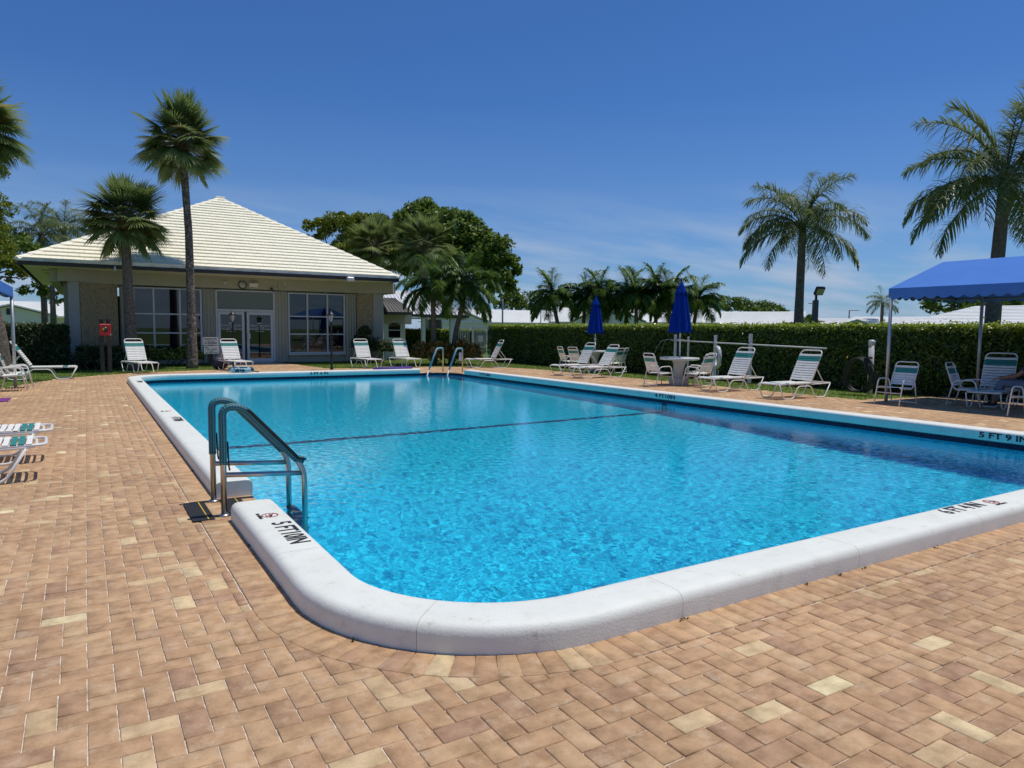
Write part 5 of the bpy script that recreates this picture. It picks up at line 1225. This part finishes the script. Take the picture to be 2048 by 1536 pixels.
# ================================================================== SMALL THINGS, POLES, PEOPLE
def lamp_post(label, x, y, h, tilt=0):
    t = thing('lamp_post', label, 'lamp post', (x, y, 0), 0, 'black lamp posts at the building')
    MB().lathe([(.07, 0), (.06, .05), (.038, .10), (.034, h - .5), (.05, h - .46)], n=12).obj('pole', M_dark, t)
    m_ = MB(); z = h - .44; m_.lathe([(.055, 0), (.06, .02)], (0, 0, z), 6); m_.lathe([(.15, .25), (.12, .30), (.05, .36), (.015, .39), (.012, .44)], (0, 0, z), 6)
    for k in range(6):
        a = k * math.pi / 3; m_.tube([(.06 * math.cos(a), .06 * math.sin(a), z + .02), (.125 * math.cos(a), .125 * math.sin(a), z + .26)], .008, 4)
    m_.obj('lantern_frame', M_dark, t); MB().lathe([(.05, .02), (.115, .25)], (0, 0, z), 6, smooth=False).obj('lantern_glass', M_frost, t)
M_frost = mat('frosted_glass', (.48, .49, .48), .25)
lamp_post('black lamp post with lantern in front of the left entrance door', 4.66, 27.5, 2.14); lamp_post('black lamp post with lantern in front of the right windows', 7.67, 25.3, 2.16)
# emergency phone on dark planks
t = thing('emergency_phone_post', 'red emergency phone box on two dark planks at the edge of the grass', 'phone box', (.55, 26.35, 0))
for s in (-1, 1): MB().box((s * .105, 0, .86), (.12, .06, 1.72), bev=.008).obj('plank', M_plank if 'M_plank' in globals() else mat('dark_plank', (.055, .045, .04), .8, noise=.3), t)
M_plank = bpy.data.materials['dark_plank']
MB().box((0, -.01, 1.71), (.36, .10, .04)).obj('cap', M_plank, t)
M_redbox = mat('red_enamel', (.52, .012, .012), .35)
bx = MB().box((0, -.13, 1.39), (.33, .15, .38), bev=.02).obj('box', M_redbox, t)
MB().lathe([(.085, 0), (.085, .012)], (0, 0, 0), 20).obj('emblem', M_dark, bx, (0, -.214, 1.40), (rad(90), 0, 0)); MB().box((-.05, -.229, 1.41), (.05, .006, .075), bev=.002).obj('emblem_plate', M_yellow, bx)
MB().box((.15, -.21, 1.24), (.03, .02, .05)).obj('latch', M_alu, bx)
# rules sign
t = thing('rules_sign', 'two white notice boards on a dark post beside the entrance doors', 'sign', (4.1, 29.0, 0))
MB().box((0, .04, .55), (.16, .05, 1.1)).obj('post', M_dark, t)
b1 = MB().box((0, 0, .965), (.56, .02, .30), bev=.004).obj('board', M_trim, t); b2 = MB().box((.02, 0, .635), (.54, .02, .30), bev=.004).obj('board', M_trim, t)
for tx, z, s, w in (('PATRONS ONLY', 1.02, .085, .46), ('I.D. REQUIRED', .86, .085, .44)): part_text(tx, b1, (0, -.012, z), (rad(90), 0, 0), s, w, M_navyletter)
print_line(b1, 0, -.012, .955, .24, .035, M_navyletter)
for z, h, w, dx in ((.715, .05, .14, -.13), (.645, .05, .36, .03), (.575, .045, .16, .04), (.51, .04, .42, .02)): print_line(b2, dx, -.012, z, w, h, M_navyletter)
# rack with skimmer pole, crook and ring
M_pvc = mat('white_pvc', (.66, .66, .63), .4, noise=.08)
for lb, y, h, w in (('white pole rack post beside the near umbrella, leftmost', 17.14, 1.40, .07), ('thin white rack post just right of the near umbrella stem', 16.55, 1.34, .05), ('white rack post carrying the life ring', 15.40, 1.40, .075), ('white rack post behind the lounge chair by the life ring', 14.05, 1.45, .085)):
    t = thing('rack_post', lb, 'post', (16.8, y, 0), 0, 'white posts of the pole rack'); MB().box((0, 0, h / 2), (w, w, h), bev=.004).obj('shaft', M_pvc, t); MB().box((-.05, 0, 1.19), (.06, .03, .04)).obj('hook', M_grey, t)
t = thing('skimmer_pole', 'long white skimmer pole lying level across the rack posts', 'pole', (16.72, 17.25, 1.21)); MB().tube([(0, 0, 0), (0, -5.75, -.12)], .022, 8).obj('shaft', M_pvc, t); MB().tube([(0, -1.9, -.02), (0, -1.9, .06)], .008, 5).obj('pin', M_pvc, t)
t = thing('rescue_crook', 'thin curved rescue crook hanging from the left end of the pole rack', 'hook', (16.70, 17.20, 1.235)); MB().tube([(0, -.6, 0), (0, .25, 0), (0, .5, -.06), (0, .72, -.28), (0, .88, -.6), (0, .92, -.85)], .011, 6).obj('hook_bar', M_grey, t)
MB().tube([(0, .25, 0), (.05, .42, -.12), (.06, .55, -.4), (.06, .6, -.7)], .009, 6).obj('hook_return', M_grey, t)
t = thing('life_ring', 'white life ring hung on its rack post before the hedge', 'life ring', (16.66, 15.18, .72), rad(-32))
m_ = MB(); P = [(0, .26 * math.cos(a), .30 * math.sin(a)) for a in [6.2832 * i / 36 for i in range(36)]]; m_.tube(P, .062, 12, closed=True); m_.obj('ring', M_alu, t)
MB().tube([(-.02, .05, -.35), (-.03, .1, -.5), (0, .02, -.62), (.03, -.06, -.5), (.02, -.02, -.36)], .01, 5).obj('rope', M_drip, t)
for a in (.8, 2.4, 3.9, 5.5): MB().tube([(.066 * math.cos(q), (.26 + .066 * math.sin(q)) * math.cos(a), (.30 + .066 * math.sin(q)) * math.sin(a)) for q in [6.2832 * i / 10 for i in range(10)]], .008, 5, closed=True).obj('band', M_drip, t)
# hose post
t = thing('hose_post', 'white capped pipe post standing before the hedge with a hose hung on it', 'post', (16.55, 10.15, 0)); MB().tube([(0, 0, 0), (0, 0, 1.24)], .065, 16).obj('pipe', M_pvc, t); MB().lathe([(.078, 1.20), (.08, 1.30), (.06, 1.335), (0.0, 1.345)], n=18).obj('cap', M_alu, t); MB().box((-.075, -.01, .9), (.04, .12, .05)).obj('bracket', M_rust if 'M_rust' in globals() else mat('rusty_bracket', (.2, .07, .04), .8), t)
M_hose = mat('dark_green_hose', (.030, .035, .022), .45)
t = thing('garden_hose', 'dark green hose hung in a big loose coil on the white pipe post', 'hose', (16.42, 10.22, 0)); m_ = MB(); P = []
for i in range(12 * 28):
    a = 6.2832 * i / 28; w = .30 + .05 * math.sin(i * .031); hh = .415 + .03 * math.sin(i * .022 + 1); x = -.02 - .05 * math.sin(i * .013) + .04 * math.sin(i * .05)
    yy = .12 + w * math.cos(a) * (.9 if math.sin(a) > 0 else 1.08) + .04 * math.sin(i * .017); zz = .47 + hh * math.sin(a); P.append((x + .30 * (yy - .1) * -.5, yy, max(zz, .03 + .01 * (i % 3))))
m_.tube(P, .0125, 6); m_.obj('coil', M_hose, t); MB().lathe([(.016, 0), (.02, .03), (.012, .06)], (-.05, .45, .86), 8).obj('nozzle', M_yellow, t)
# purple noodle, towel bag, dark bag
M_purple = mat('purple_foam', (.15, .07, .36), .7)
t = thing('pool_noodle', 'purple foam noodle lying on the far coping', 'pool noodle', (8.92, 22.45, .178)); q = MB(); n = 16
vs = [(x, r * math.cos(6.2832 * i / n), r * math.sin(6.2832 * i / n)) for x in (-.70, .70) for r in (.036, .013) for i in range(n)]
fs = [];
for i in range(n): j = (i + 1) % n; fs += [(i, j, 2 * n + j, 2 * n + i), (n + j, n + i, 3 * n + i, 3 * n + j), (j, i, n + i, n + j), (2 * n + i, 2 * n + j, 3 * n + j, 3 * n + i)]
q.add(vs, fs, True).obj('foam_tube', M_purple, t)
def floral():
    M = mat('floral_towel', (.02, .1, .12), .9); tt = M.node_tree; b = tt.nodes['Principled BSDF']; tcn = tt.nodes.new('ShaderNodeTexCoord'); v = tt.nodes.new('ShaderNodeTexVoronoi'); v.inputs['Scale'].default_value = 7; nn = tt.nodes.new('ShaderNodeTexNoise'); nn.inputs['Scale'].default_value = 9
    tt.links.new(tcn.outputs['Object'], v.inputs['Vector']); tt.links.new(tcn.outputs['Object'], nn.inputs['Vector']); ad = tt.nodes.new('ShaderNodeMath'); tt.links.new(v.outputs['Distance'], ad.inputs[0]); tt.links.new(nn.outputs[0], ad.inputs[1])
    c = ramp(tt, [(.40, (.20, .38, .62)), (.62, (.05, .12, .25)), (.78, (.012, .05, .06)), (1.0, (.02, .10, .11)), (1.15, (.5, .6, .62))], ad.outputs[0]); tt.links.new(c, b.inputs['Base Color']); return M
t = thing('rolled_towel', 'rolled dark teal floral towel lying on the far coping before the entrance doors', 'towel', (4.02, 22.42, .142))
m_ = MB(); P = []; R = []
for i in range(15): u = i / 14; P.append((-.36 + .72 * u, .015 * math.sin(9 * u), .085 + .008 * math.sin(17 * u))); R.append(.098 * (1 - abs(2 * u - 1) ** 6 * .45) * (1 + .06 * math.sin(13 * u)))
m_.tube(P, R, 14, flat=.85); m_.obj('roll', floral(), t); MB().tube([(.30, -.04, .05), (.40, -.07, .02), (.47, -.05, .012), (.50, .0, .01)], .016, 6).obj('strap', M_black, t)
MB().tube([(-.30, -.02, .165), (0, .0, .178), (.26, -.01, .168)], [.03, .05, .03], 8, flat=.35).obj('folded_edge', M_cloth if 'M_cloth' in globals() else mat('pale_towel', (.5, .58, .60), .9), t)
t = thing('duffel_bag', 'dark navy bag on the ground behind the lounge chair at the entrance', 'bag', (4.1, 26.9, 0)); m_ = MB(); P = [(-.26 + .52 * i / 10, 0, .24) for i in range(11)]; m_.tube(P, [.12, .19, .22, .23, .235, .23, .235, .23, .22, .19, .12], 12); m_.obj('body', mat('navy_nylon', (.02, .02, .045), .6, bump=.3, bscale=30), t); MB().tube([(-.14, -.05, .42), (-.1, -.05, .56), (.1, -.05, .56), (.14, -.05, .42)], .014, 6).obj('handle', M_black, t)
# light poles and utility poles
def pole(name, label, px_, dep, ytop, r, arms, m_=M_grey, group=None):
    x, y = polar(px_, dep); _, z = gm(px_, ytop, y); t = thing(name, label, 'pole', (x, y, 0), 0, group); MB().tube([(0, 0, 0), (0, 0, z)], [r, r * .75], 8).obj('shaft', m_, t)
    for i, (dx, dz, L_) in enumerate(arms):
        d = ax * dx; MB().tube([(0, 0, z + dz), (d.x * .3, d.y * .3, z + dz + .05), (d.x, d.y, z + dz + .06)], r * .4, 5).obj('arm', m_, t)
        if L_: MB().box((d.x, d.y, z + dz + .05), (L_, .14, .07), bev=.02).obj('lamp', m_, t)
    return t
M_wood = mat('weathered_pole_wood', (.12, .10, .085), .9, noise=.3)
pole('light_pole', 'slim light pole with two short lamp arms left of the row palms', 1004, 60, 572, .085, [(-.55, -.02, .35), (.6, -.02, .35)])
pole('light_pole', 'thin bare pole rising in front of the leftmost row palm', 1080, 62, 600, .05, [(.01, -.05, 0)])
pole('utility_pole', 'distant utility pole over the long roof, left of the queen palm', 1546, 150, 606, .16, [(-.9, -.6, 0), (.9, -.6, 0)], M_wood); pole('utility_pole', 'distant utility pole just left of the floodlight mast', 1619, 140, 601, .16, [(-.9, -.6, 0), (.9, -.6, 0)], M_wood)
pole('street_light', 'distant street light with one arm left of the blue canopy', 1692, 130, 620, .14, [(1.6, -.1, .8)], M_wood); pole('antenna_mast', 'thin mast sticking out above the row palms', 1190, 60, 533, .02, [(.5, .0, 0)])
x, y = polar(1625, 23.2); t = thing('floodlight_mast', 'square dark mast with a tilted floodlight behind the hedge right of the queen palm', 'floodlight', (x, y, 0)); _, z = gm(1628, 600, y)
M_mast = mat('dark_concrete_mast', (.10, .10, .10), .8, noise=.2); MB().box((0, 0, z / 2), (.17, .17, z), rz=face(x, y)).obj('mast', M_mast, t); MB().tube([(0, 0, z), (0, 0, z + .16)], .04, 8).obj('spigot', M_dark, t)
hd = MB(); Rm_ = Matrix.Rotation(face(x, y) + rad(28), 3, 'Z') @ Matrix.Rotation(rad(38), 3, 'X'); hd.box((ax.x * .10, ax.y * .10, z + .30), (.30, .10, .30), M=Rm_, bev=.015); ho = hd.obj('head', M_dark, t)
fw = Rm_ @ Vector((0, -.056, 0)); MB().box((ax.x * .10 + fw.x, ax.y * .10 + fw.y, z + .30 + fw.z), (.24, .012, .24), M=Rm_).obj('lens', mat('yellowed_lens', (.42, .40, .22), .3), ho)
# ---- people
def skin_mesh(name, verts, edges, rads, mt, sub=2, root=0):
    me = bpy.data.meshes.new('tmp'); me.from_pydata(verts, edges, []); o = bpy.data.objects.new('tmp', me); COL.objects.link(o)
    md = o.modifiers.new('s', 'SKIN'); md.use_smooth_shade = True
    for i, r in enumerate(rads): me.skin_vertices[0].data[i].radius = (r, r) if isinstance(r, (int, float)) else r
    for i in range(len(verts)): me.skin_vertices[0].data[i].use_root = (i == root)
    o.modifiers.new('u', 'SUBSURF').levels = sub
    dg = bpy.context.evaluated_depsgraph_get(); r = bpy.data.meshes.new_from_object(o.evaluated_get(dg)); r.name = name; bpy.data.objects.remove(o); bpy.data.meshes.remove(me)
    r.materials.clear(); r.materials.append(mt); r.polygons.foreach_set('use_smooth', [True] * len(r.polygons)); return r
def person(label, loc, rz, hip, knee, ankle, toe, chest, head, hand, elbow, skin, hairc, shortc, shirtc, shoec=None, shin_cover=False):
    """x forward, y left; joints mirrored left and right"""
    t = thing('person', label, 'person', loc, rz); V = []; E = []; R = []
    def v(p, r): V.append(tuple(p)); R.append(r); return len(V) - 1
    H = Vector(hip); Cc = Vector(chest); Hd = Vector(head)
    pv = v(H, .125); b = v(H.lerp(Cc, .5), .125); E.append((pv, b)); c = v(Cc, .14); E.append((b, c)); up_ = (Hd - Cc).normalized(); n1 = v(Cc + up_ * .14, .06); E.append((c, n1)); n2 = v(Hd - up_ * .10, .055); E.append((n1, n2)); h1 = v(Hd - up_ * .02, .085); E.append((n2, h1)); h2 = v(Hd + up_ * .09, .075); E.append((h1, h2))
    for s in (-1, 1):
        K = Vector((knee[0], knee[1] * s, knee[2])); A = Vector((ankle[0], ankle[1] * s, ankle[2])); T = Vector((toe[0], toe[1] * s, toe[2])); Hh = H + Vector((0, s * .10, -.02))
        a = v(Hh, .095); E.append((pv, a)); m1 = v(Hh.lerp(K, .5), .078); E.append((a, m1)); k = v(K, .058); E.append((m1, k)); m2 = v(K.lerp(A, .35), .056); E.append((k, m2)); an = v(A, .036); E.append((m2, an))
        fd = (T - A); fb = v(A + fd * .45 + Vector((0, 0, -.012)), .036); E.append((an, fb)); fe = v(A + fd * .8, .030); E.append((fb, fe))
        sd = Vector((0, s, 0))
        for q in range(5): 
            g = v(A + fd * (1.0 - .05 * q) + sd * (.030 - .016 * q) * 1.0, .011 if q else .014); E.append((fe, g))
        S_ = Cc + Vector((0, s * .17, .07)); El = Vector((elbow[0], elbow[1] * s, elbow[2])); W_ = Vector((hand[0], hand[1] * s, hand[2]))
        sh = v(S_, .062); E.append((c, sh)); u = v(S_.lerp(El, .5), .048); E.append((sh, u)); e = v(El, .040); E.append((u, e)); f = v(El.lerp(W_, .45), .038); E.append((e, f)); w = v(W_, .026); E.append((f, w))
        hd_ = (W_ - El).normalized(); pm = v(W_ + hd_ * .075, .030); E.append((w, pm)); side = hd_.cross(Vector((0, 0, 1))).normalized() * s
        for q, ln in enumerate((.068, .078, .074, .058)):
            o_ = side * (.024 - .016 * q); f1 = v(W_ + hd_ * .115 + o_, .0095); E.append((pm, f1)); f2 = v(W_ + hd_ * (.115 + ln * .8) + o_ * 1.15 + Vector((0, 0, -.018)), .0075); E.append((f1, f2))
        th = v(W_ + hd_ * .055 + side * .048, .010); E.append((w, th)); th2 = v(W_ + hd_ * .095 + side * .060 + Vector((0, 0, -.008)), .008); E.append((th, th2))
    link('body', skin_mesh('body', V, E, R, skin), t)
    # face and hair
    fwd = Vector((1, 0, 0)); fx = Hd + fwd * .075
    m_ = MB(); m_.tube([fx + Vector((.0, 0, .035)), fx + Vector((.032, 0, -.005)), fx + Vector((.008, 0, -.012))], [.010, .015, .008], 6)
    for s in (-1, 1): m_.tube([Hd + Vector((.0, s * .083, .03)), Hd + Vector((-.02, s * .095, .0)), Hd + Vector((.0, s * .084, -.03))], [.010, .014, .008], 6)
    m_.obj('nose_and_ears', skin, t)
    m_ = MB()
    for s in (-1, 1): m_.lathe([(0, -.010), (.011, -.004), (.011, .004), (0, .010)], fx + Vector((.002, s * .033, .028)), 8)
    m_.obj('eyes', M_dark, t); MB().tube([fx + Vector((-.002, -.025, -.045)), fx + Vector((.006, 0, -.047)), fx + Vector((-.002, .025, -.045))], .006, 5).obj('mouth', mat('lips', (.30, .10, .08), .5), t)
    m_ = MB(); m_.lathe([(.095, -.02), (.101, .03), (.092, .09), (.06, .135), (.0, .152)], Hd + Vector((-.014, 0, .01)), 16); m_.obj('hair', hairc, t)
    def cloth(name, pts, ed, rd, mt): link(name, skin_mesh(name, pts, ed, rd, mt), t)
    P = [H + Vector((0, 0, .06)), H]; ed = [(0, 1)]; rd = [.137, .142]
    for s in (-1, 1):
        K = Vector((knee[0], knee[1] * s, knee[2])); Hh = H + Vector((0, s * .10, -.02)); i = len(P); P += [Hh, Hh.lerp(K, .5), Hh.lerp(K, .92)]; rd += [.115, .10, .092]; ed += [(1, i), (i, i + 1), (i + 1, i + 2)]
        if shin_cover: A = Vector((ankle[0], ankle[1] * s, ankle[2])); P += [K + Vector((.01, 0, -.02)), K.lerp(A, .5), K.lerp(A, .85)]; rd += [.082, .075, .068]; ed += [(i + 2, i + 3), (i + 3, i + 4), (i + 4, i + 5)]
    cloth('shorts', P, ed, rd, shortc)
    if shirtc:
        P = [H + Vector((0, 0, .05)), H.lerp(Cc, .5), Cc, Cc + up_ * .10]; ed = [(0, 1), (1, 2), (2, 3)]; rd = [.140, .145, .158, .10]
        for s in (-1, 1):
            S_ = Cc + Vector((0, s * .17, .07)); El = Vector((elbow[0], elbow[1] * s, elbow[2])); i = len(P); P += [S_, S_.lerp(El, .75)]; rd += [.078, .066]; ed += [(2, i), (i, i + 1)]
        cloth('shirt', P, ed, rd, shirtc)
    if shoec:
        for s in (-1, 1):
            A = Vector((ankle[0], ankle[1] * s, ankle[2])); T = Vector((toe[0], toe[1] * s, toe[2])); d = (T - A); d.z = 0; d.normalize(); b_ = Vector((A.x, A.y, 0))
            so2 = MB(); w = .046; nrm = Vector((-d.y, d.x, 0)); ol = [b_ - d * .065 + nrm * .03, b_ - d * .075, b_ - d * .065 - nrm * .03, b_ + d * .05 - nrm * w, b_ + d * .14 - nrm * w, b_ + d * .19 - nrm * .02, b_ + d * .19 + nrm * .02, b_ + d * .14 + nrm * w, b_ + d * .05 + nrm * w]
            so2.prism([(p.x, p.y) for p in reversed(ol)], .004, .034); sh = so2.obj('shoe', M_alu, t); up2 = MB(); up2.tube([b_ - d * .05 + Vector((0, 0, .06)), b_ + d * .03 + Vector((0, 0, .065)), b_ + d * .11 + Vector((0, 0, .05)), b_ + d * .17 + Vector((0, 0, .038))], [.045, .052, .045, .026], 10); up2.obj('upper', shoec, sh)
    return t
sk1 = mat('tanned_skin', (.36, .17, .10), .5); sk2 = mat('sunburnt_skin', (.46, .20, .12), .5); hr1 = mat('grey_hair', (.28, .27, .26), .8); hr2 = mat('brown_hair', (.06, .035, .02), .8)
person('person in blue grey trousers sitting sideways on the lounge chair under the right canopy', (16.22, 6.62, 0), math.atan2(.95, -.30), (0, 0, .50), (.43, .14, .53), (.56, .13, .075), (.76, .13, .03), (-.12, 0, .92), (-.10, 0, 1.22), (.42, .16, .62), (.16, .27, .68), sk1, hr1, mat('blue_grey_cloth', (.17, .20, .26), .9, noise=.1), mat('plum_shirt', (.07, .05, .11), .9), mat('dark_shoe', (.03, .03, .045), .7), True)
person('person sunbathing on a purple towel at the left edge, only the feet in view', (-2.62, 17.32, 0.01), rad(1), (0, 0, .14), (.50, .11, .10), (.93, .09, .06), (.99, .13, .20), (-.22, 0, .52), (-.30, 0, .86), (-.42, .24, .08), (-.36, .26, .33), sk2, hr2, mat('violet_swim_shorts', (.12, .05, .20), .8), None)
t = thing('beach_towel', 'flat purple towel on the bricks under the sunbather at the left edge', 'towel', (-2.35, 17.28, 0)); m_ = MB(); m_.box((0, 0, .009), (2.0, .75, .012), bev=.004); m_.obj('cloth', mat('purple_towel', (.20, .035, .24), .95, bump=.4, bscale=120), t)
# fallen leaves lying on the pool floor
k = 70; lx = RNG.uniform(1.6, 8.5, k); ly = RNG.uniform(3.2, 9.5, k); P = np.stack([lx, ly, np.array([floor_z(v) for v in ly]) + .012], 1)
co = leaf_cloud(P, .05, 3.0, None, .7); tag(link('leaf_litter', quads_mesh('leaf_litter', co, leafmat('fallen_leaf', [(0, (.10, .07, .02)), (1, (.5, .42, .08))], .7, 0, .2), {'tint': np.repeat(RNG.random(k), 4)})), kind='stuff')
# weeds in the joint at the foot of the coping
P = []
for x, y in ((3.62, 2.555), (3.95, 2.556), (4.2, 2.553), (.912, 4.95), (1.05, 3.17), (5.05, 2.556), (2.6, 2.553), (.914, 7.9)):
    for i in range(9): P.append((x + random.gauss(0, .012), y + random.gauss(-.004, .004), .006 + abs(random.gauss(0, .007))))
tag(link('weeds', quads_mesh('weeds', leaf_cloud(np.array(P), .018, .2, None, .4), L_shrub, {'tint': np.repeat(RNG.random(len(P)), 4)})), kind='stuff')
